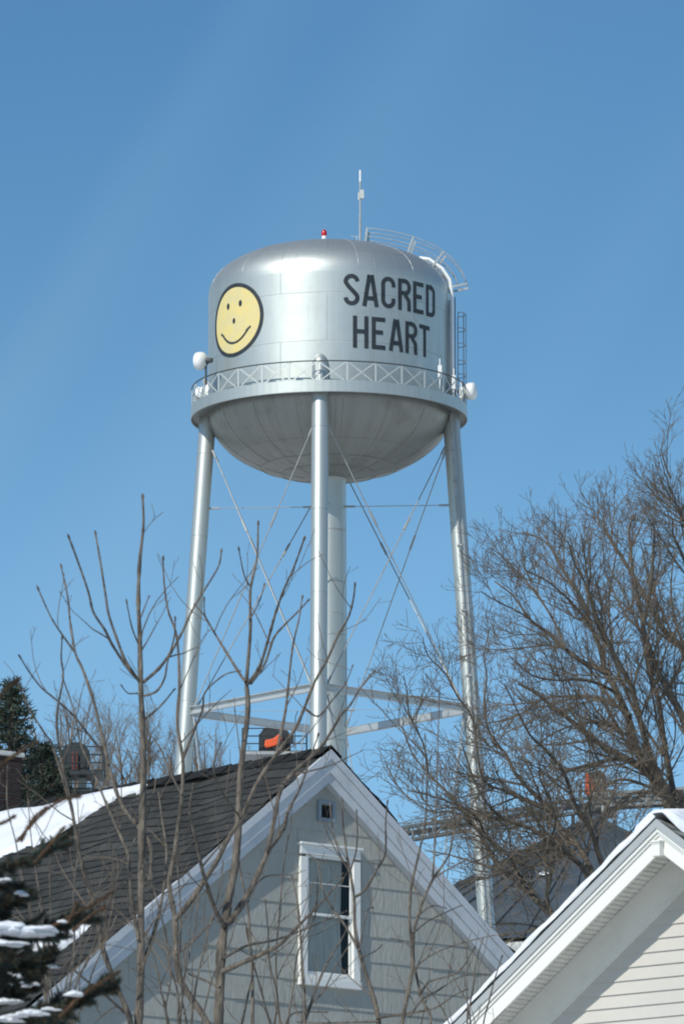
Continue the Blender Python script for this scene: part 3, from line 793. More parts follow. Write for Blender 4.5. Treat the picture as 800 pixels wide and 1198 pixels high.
# vent
m = MB(); x0, x1, z0, z1 = ven; t = .035; d = .04
m.box(((x0+x1)/2, -d/2, z1-t/2), (x1-x0, d, t)); m.box(((x0+x1)/2, -d/2, z0+t/2), (x1-x0, d, t))
m.box((x0+t/2, -d/2, (z0+z1)/2), (t, d, z1-z0-2*t)); m.box((x1-t/2, -d/2, (z0+z1)/2), (t, d, z1-z0-2*t))
vn = m.build('gable_vent', M['vent'], h1, bevel=.003)
m = MB()
for k in range(5): m.box(((x0+x1)/2, .0, z0+t+.012+k*.025), (x1-x0-2*t, .03, .004), Matrix.Rotation(R(35), 3, 'X'))
m.box(((x0+x1)/2, .03, (z0+z1)/2), (x1-x0, .01, z1-z0)); m.build('louvre', M['glass_dark'], vn)
# chimney behind the ridge, far left
cp = pt(-9, 905, 64.3); loc = h1.matrix_world  # local coords by hand
dx, dy = cp.x-b1.x, cp.y-b1.y
cxl = dx*cos(TH1)+dy*sin(TH1); cyl_ = -dx*sin(TH1)+dy*cos(TH1)
ctop = pt(10, 881, 64.3).z
m = MB(); bw, bh, mo = .21, .067, .008
def brick_face(m, cx_, cy_, w, dpt, z0, z1):
    k = 0; z = z0
    while z < z1-.01:
        for fx, fy, L_, ax in ((0, -dpt/2, w, 0), (0, dpt/2, w, 0), (-w/2, 0, dpt, 1), (w/2, 0, dpt, 1)):
            x = -L_/2-(bw/2 if k % 2 else 0)
            while x < L_/2-.01:
                a, b = max(x, -L_/2), min(x+bw-mo, L_/2)
                if b-a > .02:
                    c = (a+b)/2
                    if ax == 0: m.box((cx_+c, cy_+fy, z+bh/2-mo/2), (b-a, .02, bh-mo))
                    else: m.box((cx_+fx, cy_+c, z+bh/2-mo/2), (.02, b-a, bh-mo))
                x += bw
        z += bh; k += 1
brick_face(m, cxl, cyl_, .42, .42, ctop-1.1, ctop-.05)
ch = m.build('chimney', M['brick'], rf1)
m = MB(); m.box((cxl, cyl_, ctop-1.2), (.415, .415, 2.2)); m.build('mortar_core', M['vent'], ch)
m = MB(); m.box((cxl, cyl_, ctop-.03), (.48, .48, .05)); m.build('chimney_cap', M['white_soffit'], ch, bevel=.01)

# snow on the grey roof (left slope)
def roof_pt(Z, tn, b, th, side, d, y, lift):
    al = math.atan(tn); lx = side*(d*cos(al)+lift*sin(al)); lz = Z-d*sin(al)+lift*cos(al)
    return Vector((b.x+lx*cos(th)-y*sin(th), b.y+lx*sin(th)+y*cos(th), lz))
def snow_sheet(name, fn, y0, y1, ny, d_in, thick, Z, tn, b, th, side, label, rng):
    mb = MB(); nd2 = 14; top = []
    for i in range(ny+1):
        y = y0+(y1-y0)*i/ny; a, c = fn(y)
        for j in range(nd2+1):
            t = j/nd2; d = a+(c-a)*t
            e = min(t, 1-t)*2; ey = min(i, ny-i)/3
            h_ = thick*min(1, (e*5)**.5 if e > 0 else 0)*min(1, ey**.5)*(1+.18*sin(y*4+d*5)+.12*sin(y*9-d*11))+.022*(1 if 0 < t < 1 else 0)+.004
            top.append(roof_pt(Z, tn, b, th, side, d, y, h_))
    mb.add(top, [(i*(nd2+1)+j, (i+1)*(nd2+1)+j, (i+1)*(nd2+1)+j+1, i*(nd2+1)+j+1) for i in range(ny) for j in range(nd2)])
    k = len(mb.v)
    o = mb.build(name, M['snow'], None, smooth=True); tag(o, label, 'snow', kind='stuff'); return o
rs = random.Random(8)
def edge_noise(y, a=1): return a*(.10*sin(y*3.3)+.07*sin(y*8.1+1)+.07*sin(y*17+2)+.06*sin(y*37)+.04*sin(y*61+1))
import bisect
def interp(x, T_):
    if x <= T_[0][0]: return T_[0][1]
    for (a, va), (b, vb) in zip(T_, T_[1:]):
        if x <= b: return va+(vb-va)*(x-a)/(b-a)
    return T_[-1][1]
# table of (distance along ridge, lower edge down slope) found from the photograph
SN1 = [(2.55, .10), (2.7, .24), (2.92, .34), (3.1, .66), (3.25, .95), (3.46, 1.10), (3.9, 1.22), (4.6, 1.4), (6, 1.7), (12.5, 2.0)]
snow_sheet('roof_snow', lambda y: (.08+.02*sin(y*5), interp(y, SN1)+edge_noise(y, .45)), 2.55, 12.6, 420, 0, .04, Z1, tA, b1, TH1, -1, 'white snow patch along the ridge of the dark shingle roof', rs)
snow_sheet('roof_snow', lambda y: (interp(y, [(.42, 3.02), (.55, 2.90), (.75, 2.86), (1.0, 3.1), (1.4, 3.5), (2.2, 3.7), (6, 3.9)])+edge_noise(y*1.3, .25), interp(y, [(.42, 3.10), (.47, 3.35), (.55, 3.8), (.65, 4.2), (.8, 4.9), (1, 5.6), (6, 6.2)])), .42, 6, 120, 0, .05, Z1, tA, b1, TH1, -1, 'thin strip of snow near the lower left edge of the dark roof', rs)

# ------------------------------------------------------------------ white house (Y ~ 45)
TH2 = R(-40); O2 = .43; tB = .715
b2, Z2 = house_frame(771, 959, 45, O2, TH2)
h2 = empty('white_house', (b2.x, b2.y, 0), TH2)
tag(h2, 'cream vinyl-sided gable house with white eaves under snow in the right corner', 'house')
HW2 = 4.6; LEN2 = 11
wall = MB(); Ex = .094
courses(wall, [Z2-.40-k*Ex for k in range(0, 76)], lambda z: (Z2-.33-z)/tB, [], .017, .004, None, rng)
wall.build('siding_wall', M['vinyl'], h2)
m = MB(); ze = Z2-HW2*tB
m.box((-HW2+.05, LEN2/2, ze/2-.1), (.1, LEN2-.1, ze-.2)); m.box((HW2-.05, LEN2/2, ze/2-.1), (.1, LEN2-.1, ze-.2))
m.prism([(-HW2+.1, 0), (HW2-.1, 0), (HW2-.1, ze-.1), (0, Z2-.2), (-HW2+.1, ze-.1)], LEN2-.1, LEN2)
m.build('outer_wall', M['vinyl'], h2)
rf2 = shingle_roof(h2, Z2, tB, HW2+.35, -O2-.035, LEN2, M['roof2'], .14, .006, random.Random(9))
m = MB()
for sd_ in (-1, 1): rake(m, sd_, Z2-.004, .014, -O2-.032, LEN2, HW2+.35, tB)
m.build('roof_deck', M['dark_steel'], rf2)
for sd_ in (-1, 1):
    m = MB(); rake(m, sd_, Z2+.002, .064, -O2-.042, -O2+.02, HW2+.34, tB); m.build('drip_edge', M['drip'], h2)
    m = MB(); rake(m, sd_, Z2-.063, .026, -O2-.030, -O2+.02, HW2+.33, tB); rake(m, sd_, Z2-.090, .022, -O2-.014, -O2+.02, HW2+.33, tB)
    m.build('shingle_mould', M['white_paint'], h2)
    m = MB(); rake(m, sd_, Z2-.113, .116, -O2, -O2+.02, HW2+.32, tB); m.build('rake_board', M['white_paint'], h2)
    # ribbed soffit: slats across the overhang
    al = math.atan(tB); m = MB(); k = 0; stp = .046; N = int((HW2+.3)/cos(al)/stp)
    for k in range(N):
        d0, d1, d2 = k*stp, k*stp+.034, (k+1)*stp
        def Q(d, y, l): return (sd_*(d*cos(al)), y, Z2-.062-d*sin(al)-l)
        m.add([Q(d0, -O2+.02, .010), Q(d1, -O2+.02, .010), Q(d1, -.02, .010), Q(d0, -.02, .010), Q(d1+.002, -O2+.02, 0), Q(d2, -O2+.02, 0), Q(d2, -.02, 0), Q(d1+.002, -.02, 0)],
              [(0,1,2,3), (1,4,7,2), (4,5,6,7)])
        m.add([Q(d2, -O2+.02, 0), Q(d2, -O2+.02, .010), Q(d2, -.02, .010), Q(d2, -.02, 0)], [(0,1,2,3)])
    m.build('ribbed_soffit', M['white_soffit'], h2, fix=False)
    m = MB(); rake(m, sd_, Z2-.075, .265, -.030, -.001, HW2, tB); m.build('frieze_board', M['frieze'], h2)
    m = MB(); rake(m, sd_, Z2-.342, .020, -.036, -.001, HW2, tB); rake(m, sd_, Z2-.364, .014, -.026, -.001, HW2, tB); m.build('siding_channel', M['frieze'], h2)
m = MB(); m.box((0, -O2-.025, Z2-.215), (.070, .05, .10)); m.box((0, -O2-.030, Z2-.160), (.084, .06, .014)); m.box((0, -O2-.028, Z2-.176), (.077, .055, .008))
m.build('peak_block', M['white_paint'], h2, bevel=.008)
# snow on the white house
def slab_snow(side, y0, label, dmax, thick):
    mb = MB(); al = math.atan(tB); ny, nd2 = 60, 80; rows = []
    for j in range(nd2+1):
        d = -.0+dmax*j/nd2
        for i in range(ny+1):
            t = i/ny; y = y0+(LEN2-y0-.1)*t**1.8
            edge = min(1, (t*14)**.5) if i else 0
            yy = y+.006*sin(d*9)*(1-t)+.005*sin(d*23+1)*(1-t)
            h_ = thick*(.55+.45*edge)*(1+.07*sin(d*2.3)+.06*sin(y*2.1+d*6)+.05*sin(d*19)+.04*sin(d*41))
            if i == 0: h_ = .012
            if i == 1: yy = y0-.012+.01*sin(d*13)
            rows.append(roof_pt(Z2, tB, b2, TH2, side, d, yy, h_+.012))
    mb.add(rows, [(j*(ny+1)+i, j*(ny+1)+i+1, (j+1)*(ny+1)+i+1, (j+1)*(ny+1)+i) for j in range(nd2) for i in range(ny)])
    o = mb.build('roof_snow', M['snow'], None, smooth=True); tag(o, label, 'snow', kind='stuff'); return o
slab_snow(-1, -O2-.035, 'snow layer edging the left slope of the cream house', 5.6, .055)
# ridge pillow spilling on to the right slope
mb = MB(); rows = []; ny, nd2 = 70, 30
for i in range(ny+1):
    t = i/ny; y = -O2-.03+(LEN2-.2)*t**1.5
    lo = .05+1.35*min(1, max(0, (y+O2)/1.0))**.75+.10*sin(y*4)+.05*sin(y*11)
    for j in range(nd2+1):
        q = j/nd2; d = -.22+(lo+.22)*q
        h_ = .085*(min(1, (min(q, 1-q)*7))**.5)*min(1, (i/5)**.5)*(1+.2*sin(y*3+d*4)+.1*sin(d*13+y*7))+.010
        if d < 0:   # left of the ridge
            p = roof_pt(Z2, tB, b2, TH2, -1, -d, y, h_+.05)
        else: p = roof_pt(Z2, tB, b2, TH2, 1, d, y, h_+ (.05*max(0, 1-d*6)))
        rows.append(p)
mb.add(rows, [(i*(nd2+1)+j, (i+1)*(nd2+1)+j, (i+1)*(nd2+1)+j+1, i*(nd2+1)+j+1) for i in range(ny) for j in range(nd2)])
o = mb.build('roof_snow', M['snow'], None, smooth=True); tag(o, 'rounded snow pillow over the ridge and right slope of the cream house', 'snow', kind='stuff')

# ------------------------------------------------------------------ grain handling plant beyond the tower
# bin with conical ribbed roof
BY = 262; ap = pt(694, 955, BY); sB = BY/FPX*1.02
bR = 12.5; bz = ap.z-bR*.52
bn = empty('grain_bin', (ap.x, ap.y, 0)); tag(bn, 'tall round grain bin with a ribbed blue-grey cone roof behind the tree', 'grain bin')
m = MB(); n = 96; rings = [(bR+.15, bz-.1), (bR*.5, bz+bR*.26), (.5, ap.z-.25)]; m.lathe(rings, n)
rb = m.build('cone_roof', M['blue_roof'], bn)
m = MB()
for k in range(48):
    a = 2*pi*k/48; m.beam(pol(bR+.15, a, bz-.06), pol(.5, a, ap.z-.21), .07, .09)
m.build('roof_rib', M['blue_roof'], rb)
m = MB(); m.lathe([(.55, ap.z-.4), (.55, ap.z), (.02, ap.z+.15)], 24); m.build('roof_cap', M['blue_roof'], rb)
m = MB(); m.lathe([(bR+(.03 if i % 2 else -.03), i*.25) for i in range(int(bz/.25)+1)], 96); m.build('corrugated_wall', M['steel'], bn, smooth=True)
for (px_, py_, w_) in ((636, 1024, 10), (714, 975, 9), (600, 1108, 22), (660, 1000, 6), (580,1098,10)):
    # patch of snow caught on the cone: intersect the pixel ray with the cone roughly
    best = None
    for Yq in np.linspace(BY-bR, BY+1, 120):
        p = pt(px_, py_, Yq); rr = math.hypot(p.x-ap.x, p.y-ap.y); zc_ = ap.z-.25-(rr-.5)*.52*1.0
        e = abs(p.z-zc_)
        if rr < bR-.2 and (best is None or e < best[0]): best = (e, p, rr)
    if best and best[0] < .5:
        p = best[1]-Vector((ap.x, ap.y, 0)); mm = MB(); vs = [tuple(p+Vector((0, -.05, .22)))]; N = 18; w2 = w_*sB/2
        rdir = Vector((p.x, p.y, 0)).normalized(); tdir = Vector((-rdir.y, rdir.x, 0)); sdir = (rdir*1-Vector((0,0,.55))).normalized(); rr2 = random.Random(w_)
        for k in range(N):
            a = 2*pi*k/N; q = w2*(.7+.5*rr2.random()); vs.append(tuple(p+tdir*cos(a)*q*1.3+sdir*sin(a)*q*.8+Vector((0,0,.07))))
        mm.add(vs, [(0, k+1, (k+1) % N+1) for k in range(N)]); mm.build('snow_patch', M['snow'], rb, smooth=True)

def rails(m, cx_, cy_, cz_, w, d, h=1.05):
    for (x, y) in ((-w/2, -d/2), (w/2, -d/2), (w/2, d/2), (-w/2, d/2), (0, -d/2), (0, d/2)): m.tube([(cx_+x, cy_+y, cz_), (cx_+x, cy_+y, cz_+h)], .035, 5)
    for zz in (.35, .7, h):
        q = [(cx_-w/2, cy_-d/2, cz_+zz), (cx_+w/2, cy_-d/2, cz_+zz), (cx_+w/2, cy_+d/2, cz_+zz), (cx_-w/2, cy_+d/2, cz_+zz)]
        for a, b in zip(q, q[1:]+q[:1]): m.tube([a, b], .028, 5)
def elevator(px, ytop, ybase, wpx, Y, label, kind):
    s = Y/FPX*1.02; top = pt(px, ytop, Y); bz_ = pt(px, ybase, Y).z
    e = empty('bucket_elevator', (top.x, top.y, 0)); tag(e, label, 'grain elevator', 'bucket elevators beyond the houses')
    w = wpx*s; H = top.z-bz_; r = w/2
    # rounded head hood
    poly = [(-r, bz_), (r, bz_)]+[(r*cos(R(t)), top.z-r*.85+r*.85*sin(R(t))) for t in range(0, 181, 12)]
    m = MB(); m.prism(poly, -.45, .45); hd = m.build('head_hood', M['dark_steel'], e, bevel=.03)
    m = MB()
    for k in range(4): m.box((-r+.2+k*(w-.4)/3, -.47, (bz_+top.z-r)/2), (.05, .04, top.z-r-bz_))
    for t in range(15, 180, 30): m.box((r*.98*cos(R(t)), -.465, top.z-r*.85+r*.83*sin(R(t))), (.07, .05, .07))
    m.build('hood_flange', M['steel'] if kind == 0 else M['dark_steel'], hd)
    m = MB()
    for sx in (-.35, .35): m.box((sx*w*.7, 0, bz_/2), (.35, .45, bz_))
    for k in range(14): m.box((0, 0, bz_-1.5-k*3), (w*.9, .6, .08))
    m.build('leg_casing', M['steel'], e)
    m = MB(); pw = w*2.0
    m.box((0, -.2, bz_-.07), (pw, 2.2, .14)); pf = m.build('platform', M['steel'] if kind == 2 else M['dark_steel'], e)
    m = MB(); rails(m, 0, -.2, bz_, pw, 2.2); m.build('railing', M['dark_steel'], pf)
    return e, top, bz_, w
e1, tp, bz_, w_ = elevator(321.5, 850, 884, 37, 290, 'dark domed bucket elevator head with orange guard just above the grey ridge', 2)
m = MB(); m.prism([(-.46, bz_+.22), (-.42, bz_+.50), (-.05, bz_+.58), (.30, bz_+.86), (.36, bz_+.56), (.08, bz_+.26), (-.34, bz_+.16)], -1.40, -1.15)
m.build('belt_guard', M['orange'], e1, bevel=.03)
m = MB(); m.box((.62, -.75, bz_+.62), (.5, .5, .34)); m.tube([(.62, -.75, bz_+.1), (.62, -.75, bz_+.6)], .10, 8); m.tube([(.9, -.7, bz_+.2), (.95, -.7, bz_+1.7), (1.05, -.7, bz_+1.95)], .02, 5); m.build('drive_motor', M['dark_steel'], e1)
e2, tp, bz_, w_ = elevator(89, 870, 907, 33, 275, 'dark domed bucket elevator head at the far left among bare trees', 1)
m = MB()
for sx in (-.05, .12): m.tube([(sx-.05, -.62, bz_+.15), (sx-.05, -.62, bz_+.95)], .025, 5)
for k in range(6): m.tube([(-.10, -.62, bz_+.2+k*.14), (.07, -.62, bz_+.2+k*.14)], .012, 5)
M['rust_red'] = mat('rust_red', (.22,.05,.04), .7)
m.build('access_ladder', M['rust_red'], e2)
m = MB(); rails(m, -.3, -.9, bz_-1.3, 2.2, 1.4, 1.1); m.box((-.3, -.9, bz_-1.36), (2.4, 1.6, .1)); m.box((.2, -.3, bz_-.9), (.9, .8, .5)); m.build('lower_platform', M['dark_steel'], e2)
e3, tp, bz_, w_ = elevator(698, 903, 950, 20, 268, 'dark bucket elevator head with an orange strip behind the big tree', 0)
m = MB(); m.prism([(-.55, bz_+.75), (-.50, bz_+1.62), (-.30, bz_+1.45), (-.10, bz_+1.05), (-.12, bz_+.75), (-.36, bz_+.40)], -.82, -.55); m.build('belt_guard', M['orange'], e3, bevel=.02)
# conveyor bridges
def conveyor(a, b, label, h=.55, wd=.8, hood=False):
    mid = (a+b)/2; e = empty('conveyor_bridge', (mid.x, mid.y, 0)); tag(e, label, 'conveyor', 'conveyor bridges between bins')
    o0 = Vector((mid.x, mid.y, 0)); a = a-o0; b = b-o0
    d = (b-a).normalized(); sd_ = Vector((-d.y, d.x, 0)).normalized()*wd/2
    m = MB(); N = int((b-a).length/.9)
    for s_ in (-1, 1):
        m.beam(a+sd_*s_, b+sd_*s_, .11, .11); m.beam(a+sd_*s_+Vector((0,0,-h)), b+sd_*s_+Vector((0,0,-h)), .11, .11)
        for k in range(N):
            p = a.lerp(b, k/N)+sd_*s_; q = a.lerp(b, (k+1)/N)+sd_*s_
            m.tube([p, p-Vector((0,0,h))], .042, 5); m.tube([p-Vector((0,0,h)) if k % 2 else p, q if k % 2 else q-Vector((0,0,h))], .042, 5)
    m.build('truss', M['conv'], e)
    m = MB(); m.beam(a-Vector((0,0,h*.5)), b-Vector((0,0,h*.5)), wd*.5, .20); m.build('trough', M['conv'], e)
    # trestle at the far end
    m = MB()
    for q in (a.lerp(b, .06), a.lerp(b, .94)):
        for s_ in (-1, 1): m.tube([Vector((q.x, q.y, 0))+sd_*s_*3, q+sd_*s_-Vector((0,0,h))], .09, 6)
    m.build('trestle', M['steel'], e)
conveyor(pt(430, 975, 258), pt(690, 933, 262), 'sloping lattice conveyor bridge crossing behind the right leg of the tower')
conveyor(pt(700, 930, 263), pt(900, 918, 258), 'level lattice conveyor bridge at the right above the snowy roof')
# ------------------------------------------------------------------ far bare trees and evergreens
def bare_tree(px, ytop, Y, hpx, wpx, seed, label, mtrunk, mtwig, group, dens=1.0, name='bare_tree'):
    rng = random.Random(seed); s = Y/FPX*1.02; top = pt(px, ytop, Y); Hc = hpx*s; base = Vector((top.x, top.y, 0))
    e = empty(name, base); tag(e, label, 'tree', group)
    tb = Tubes(); tw = Tubes(); zc_ = top.z-Hc
    tp_ = [base, base+Vector((.1, 0, zc_*.5)), Vector((top.x, top.y, zc_))]
    tb.add(tp_, [.28, .22, .16], 8)
    cfg = dict(seg=[6,5,4,3], bend=.6, wob=.16, up=.12, rmin=.005, ang=(20, 48), lift=.22, len=[0, Hc*.42, Hc*.22, Hc*.11], dens=[0, 3.2*dens*4/Hc, 4.0*dens*3/Hc*1.3, 0], max=3, slim=.018)
    cfg['dens'][3] = 11.0*dens/Hc*3
    for k in range(11):
        a = rng.uniform(0, 2*pi); sp = rng.uniform(.15, 1)*wpx*s/2
        tip = Vector((top.x+sp*cos(a), top.y+sp*sin(a), top.z-abs(sp)*rng.uniform(.1, .9)-rng.uniform(0, .15)*Hc))
        st = Vector((top.x, top.y, zc_*rng.uniform(.86, 1.0)))
        mid = st.lerp(tip, .5)+Vector((0,0,-.08*Hc))+rvec(rng)*.05*Hc
        P = smooth_path([st, st.lerp(mid, .5)+rvec(rng)*.02*Hc, mid, mid.lerp(tip, .5)+rvec(rng)*.03*Hc, tip], 3)
        rad = [.10*(1-i/len(P))+.012 for i in range(len(P))]
        tb.add(P, rad, 6); sprout(tw, P, rad, 1, cfg, rng, t0=.15)
    tb.build('trunk', mtrunk, e, base); tw.build('crown', mtwig, e, base)
    return e
bare_tree(165, 832, 305, 105, 190, 21, 'pale bare tree behind the dark ridge beside the left tower leg', M['bark_pale'], M['bark_pale'], 'bare trees beyond the grey roof', 1.0)
bare_tree(82, 822, 310, 110, 120, 22, 'pale bare tree behind the far left elevator head', M['bark_pale'], M['bark_pale'], 'bare trees beyond the grey roof', .8)
bare_tree(235, 850, 300, 100, 150, 23, 'pale bare tree showing behind the left tower leg above the roof', M['bark_pale'], M['bark_pale'], 'bare trees beyond the grey roof', .7)

def evergreen(px, ytop, Y, hpx, wpx, seed, label, name='pine_tree', n=5200):
    rng = random.Random(seed); s = Y/FPX*1.02; top = pt(px, ytop, Y); base = Vector((top.x, top.y, 0))
    e = empty(name, base); tag(e, label, 'tree', 'evergreens beyond the grey roof')
    tb = Tubes(); tb.add([base, Vector((top.x, top.y, top.z*.6)), top], [.3, .2, .03], 8)
    V = []; F = []
    H = hpx*s; nb = 95
    for k in range(nb):
        t = (k+.5)/nb; z = top.z-.02*H-t*H*1.3
        Rr = wpx*s/2*(t*1.15)**.75*rng.uniform(.65, 1.15)+.08; a = k*2.4+rng.uniform(-.5, .5)
        st = Vector((top.x, top.y, z)); en = st+Vector((cos(a)*Rr, sin(a)*Rr, -.05*Rr+rng.uniform(.0, .28)*Rr))
        midp = st.lerp(en, .5)-Vector((0,0,.06*Rr))
        tb.add([st, midp, en], [.03, .022, .012], 4)
        clumps = max(3, int(Rr*7))
        for c in range(clumps):
            q = .30+.72*(c+rng.random())/clumps; cpt = st.lerp(en, min(1, q))+rvec(rng)*Rr*.13
            for b in range(int(n/nb/5)):
                d = (rvec(rng)+Vector((cos(a), sin(a), .8))*.8).normalized(); ln = rng.uniform(.09, .17)
                p = cpt+rvec(rng)*rng.uniform(.02, .15); sdv = d.cross(rvec(rng)).normalized()*.02
                i = len(V); V += [p-sdv, p+sdv, p+d*ln]; F.append((i, i+1, i+2))
    m = MB(); m.v = [tuple(v-base) for v in V]; m.f = F
    tb.build('trunk', M['bark_grey'], e, base); m.build('crown', M['pine'], e, fix=False)
evergreen(14, 797, 110, 130, 85, 31, 'dark pointed pine at the far left edge above the chimney')
evergreen(52, 872, 118, 75, 90, 32, 'lower dark pine right of the chimney below the far elevator head')

# ------------------------------------------------------------------ the two big bare trees on the right
def big_tree(Y, limbs, base_px, seed, label, cfg, trunk_w):
    rng = random.Random(seed); tb = Tubes(); tw = Tubes()
    f = pt(*base_px, Y); base = Vector((f.x+.3, f.y, 0)); e = empty('bare_tree', base); tag(e, label, 'tree', 'big bare trees at the right')
    s = Y/FPX*1.02
    tb.add(smooth_path([base, base+Vector((.1, 0, f.z*.45)), f+Vector((0,0,-.4)), f], 3), [trunk_w*s*(.75-.045*i) for i in range(10)], 12)
    for (px, w0, w1, dy0, dy1) in limbs:
        P, rad = limb(tb, px, Y, w0*.85, w1*.8, dy1, dy0, 8)
        ln = sum((b-a).length for a, b in zip(P, P[1:]))
        sprout(tw, P, rad, 1, cfg, rng, t0=.10)
    tb.build('trunk', M['bark_grey'], e, base); tw.build('crown', M['bark_twig'], e, base); return e
RL = [
 ([(790,947),(775,927),(760,907),(740,892),(712,877),(687,860),(670,845),(650,830),(628,812),(606,800)], 14, 3, 0, -1.5),
 ([(790,947),(785,935),(770,912),(750,888),(740,865),(735,842),(722,812),(707,787),(682,775),(662,760),(640,740),(620,725),(600,697),(578,680)], 16, 2, 0, 1.2),
 ([(707,787),(702,760),(692,735),(680,700),(660,670),(645,642),(630,622),(612,612)], 8, 2, .7, 2.2),
 ([(790,947),(782,930),(762,890),(750,850),(737,802),(720,770),(707,742),(697,720),(688,690),(672,660),(664,628)], 11, 2, 0, -2.0),
 ([(790,947),(786,922),(780,890),(775,860),(770,820),(760,790),(752,745),(750,720),(740,670),(736,625),(735,605),(738,590),(741,578)], 10, 2, 0, .8),
 ([(795,960),(812,900),(800,845),(785,815),(770,787),(760,760),(752,735),(760,690),(764,640),(765,612),(763,592)], 13, 2, 0, -1.0),
 ([(812,900),(815,800),(800,760),(775,737),(755,700),(735,665),(717,635),(707,607),(706,590),(705,575)], 10, 2, .4, 2.4),
 ([(815,800),(822,720),(812,690),(800,655),(792,635),(787,617),(786,590)], 8, 2, .3, -1.8),
 ([(815,760),(825,650),(812,615),(800,587),(794,565),(786,548),(780,535)], 6, 2, .3, -.8),
 ([(800,625),(797,600),(795,580),(797,560)], 3, 1.6, -.2, .3),
 ([(782,935),(775,930),(750,917),(725,912),(705,922),(690,935)], 6, 2, 0, -2.0),
 ([(780,935),(760,927),(735,930),(720,942),(700,960)], 6, 2, 0, -1.0),
 ([(748,893),(720,888),(700,892),(670,900),(650,912),(632,930)], 7, 2, -.3, -2.2),
 ([(737,837),(715,822),(692,815),(665,815),(637,817),(611,834),(582,844),(561,846)], 6, 1.6, .3, 2.8),
 ([(740,865),(715,850),(690,845),(665,850),(640,862),(620,880)], 5, 1.6, .2, -2.4),
 ([(722,812),(700,800),(676,795),(650,796),(622,790),(598,770)], 5, 1.6, .4, -1.4),
 ([(662,760),(640,755),(610,758),(580,760),(550,758)], 3, 1.2, .8, 2.0),
 ([(770,820),(790,790),(802,750),(806,700)], 5, 2, 0, 1.6),
]
RL = [([(x, y if y > 640 else 640-(640-y)*.60) for x, y in L_[0]],)+L_[1:] for L_ in RL]
RL += [([(784,530+30),(778,545),(772,525)], 3, 1.6, -.5, -.7), ([(662,760),(645,722),(622,688),(596,660),(576,642)], 4, 1.4, .7, 1.6), ([(640,740),(610,718),(582,704),(562,692)], 3, 1.3, .9, -.2),
  ([(692,735),(668,705),(640,680),(615,668)], 4, 1.3, 1.2, -.4), ([(720,770),(700,735),(690,700),(684,655),(680,625)], 5, 1.4, -.8, -2.2), ([(750,850),(728,800),(716,760),(712,700),(720,650),(722,615)], 5, 1.4, 0, 2.2)]
cfgR = dict(tap=.95, seg=[6,7,5,4,2], bend=.5, wob=.13, up=.25, rmin=.0032, ang=(22, 58), lift=.14, len=[0, 1.45, .72, .36, .17], dens=[0, 5.4, 7.2, 8.4, 6.5], max=4, slim=.015)
big_tree(92, RL, (790, 950), 41, 'largest bare grey tree rising behind the cream house at the right edge', cfgR, 26)
RL2 = [
 ([(700,1052),(683,1018),(664,999),(642,985),(620,969),(595,960),(576,947),(560,925),(548,895),(540,870)], 9, 1.6, 0, -1.2),
 ([(700,1110),(650,1076),(622,1048),(606,1032),(581,1010),(570,991),(559,971),(540,947),(522,926),(501,905),(482,881),(470,850)], 10, 1.5, 0, .8),
 ([(614,1040),(600,1010),(589,996),(570,980),(556,955),(530,940),(500,930),(478,925)], 5, 1.5, .4, -1.4),
 ([(710,1060),(694,1024),(677,991),(658,974),(644,949),(622,927),(603,905),(590,880),(577,868),(566,831),(569,792),(566,766),(573,734)], 9, 1.5, 0, 1.2),
 ([(644,949),(610,935),(590,925),(571,918),(561,900),(553,842),(535,815),(522,789),(501,768),(494,745)], 5, 1.4, .3, -1.0),
 ([(720,1060),(700,1000),(690,970),(672,940),(660,905),(640,880),(620,860),(604,830),(590,800)], 8, 1.6, 0, -1.6),
 ([(559,971),(530,950),(505,950),(480,935),(462,915),(450,890)], 3.5, 1.3, .6, 1.8),
 ([(501,905),(495,870),(480,840),(476,810),(472,790)], 3, 1.2, .7, .1),
 ([(664,999),(640,1010),(615,1015),(590,1020),(560,1030)], 4, 1.4, 0, -2),
 ([(700,1110),(660,1100),(630,1085),(600,1080),(575,1082)], 5, 1.5, 0, -1.8),
 ([(683,1018),(690,985),(700,960),(712,940)], 5, 1.5, 0, 1.4),
 ([(650,1076),(640,1050),(645,1020),(630,1000),(610,985)], 4, 1.5, 0, 1.4),
 ([(642,985),(650,960),(640,930),(630,905),(636,880)], 4, 1.4, -.3, -2.2),
 ([(694,1024),(720,1000),(735,975),(755,958)], 4, 1.4, 0, -1),
]
cfgR2 = dict(cfgR); cfgR2['len'] = [0, 1.15, .6, .30, .15]; cfgR2['dens'] = [0, 6.6, 8.2, 8.2, 6.5]; cfgR2['up'] = .15; cfgR2['lift'] = .10
cfgR2['bend'] = .6
big_tree(78, RL2, (715, 1100), 42, 'lower spreading bare tree between the grey house and the cream house', cfgR2, 20)

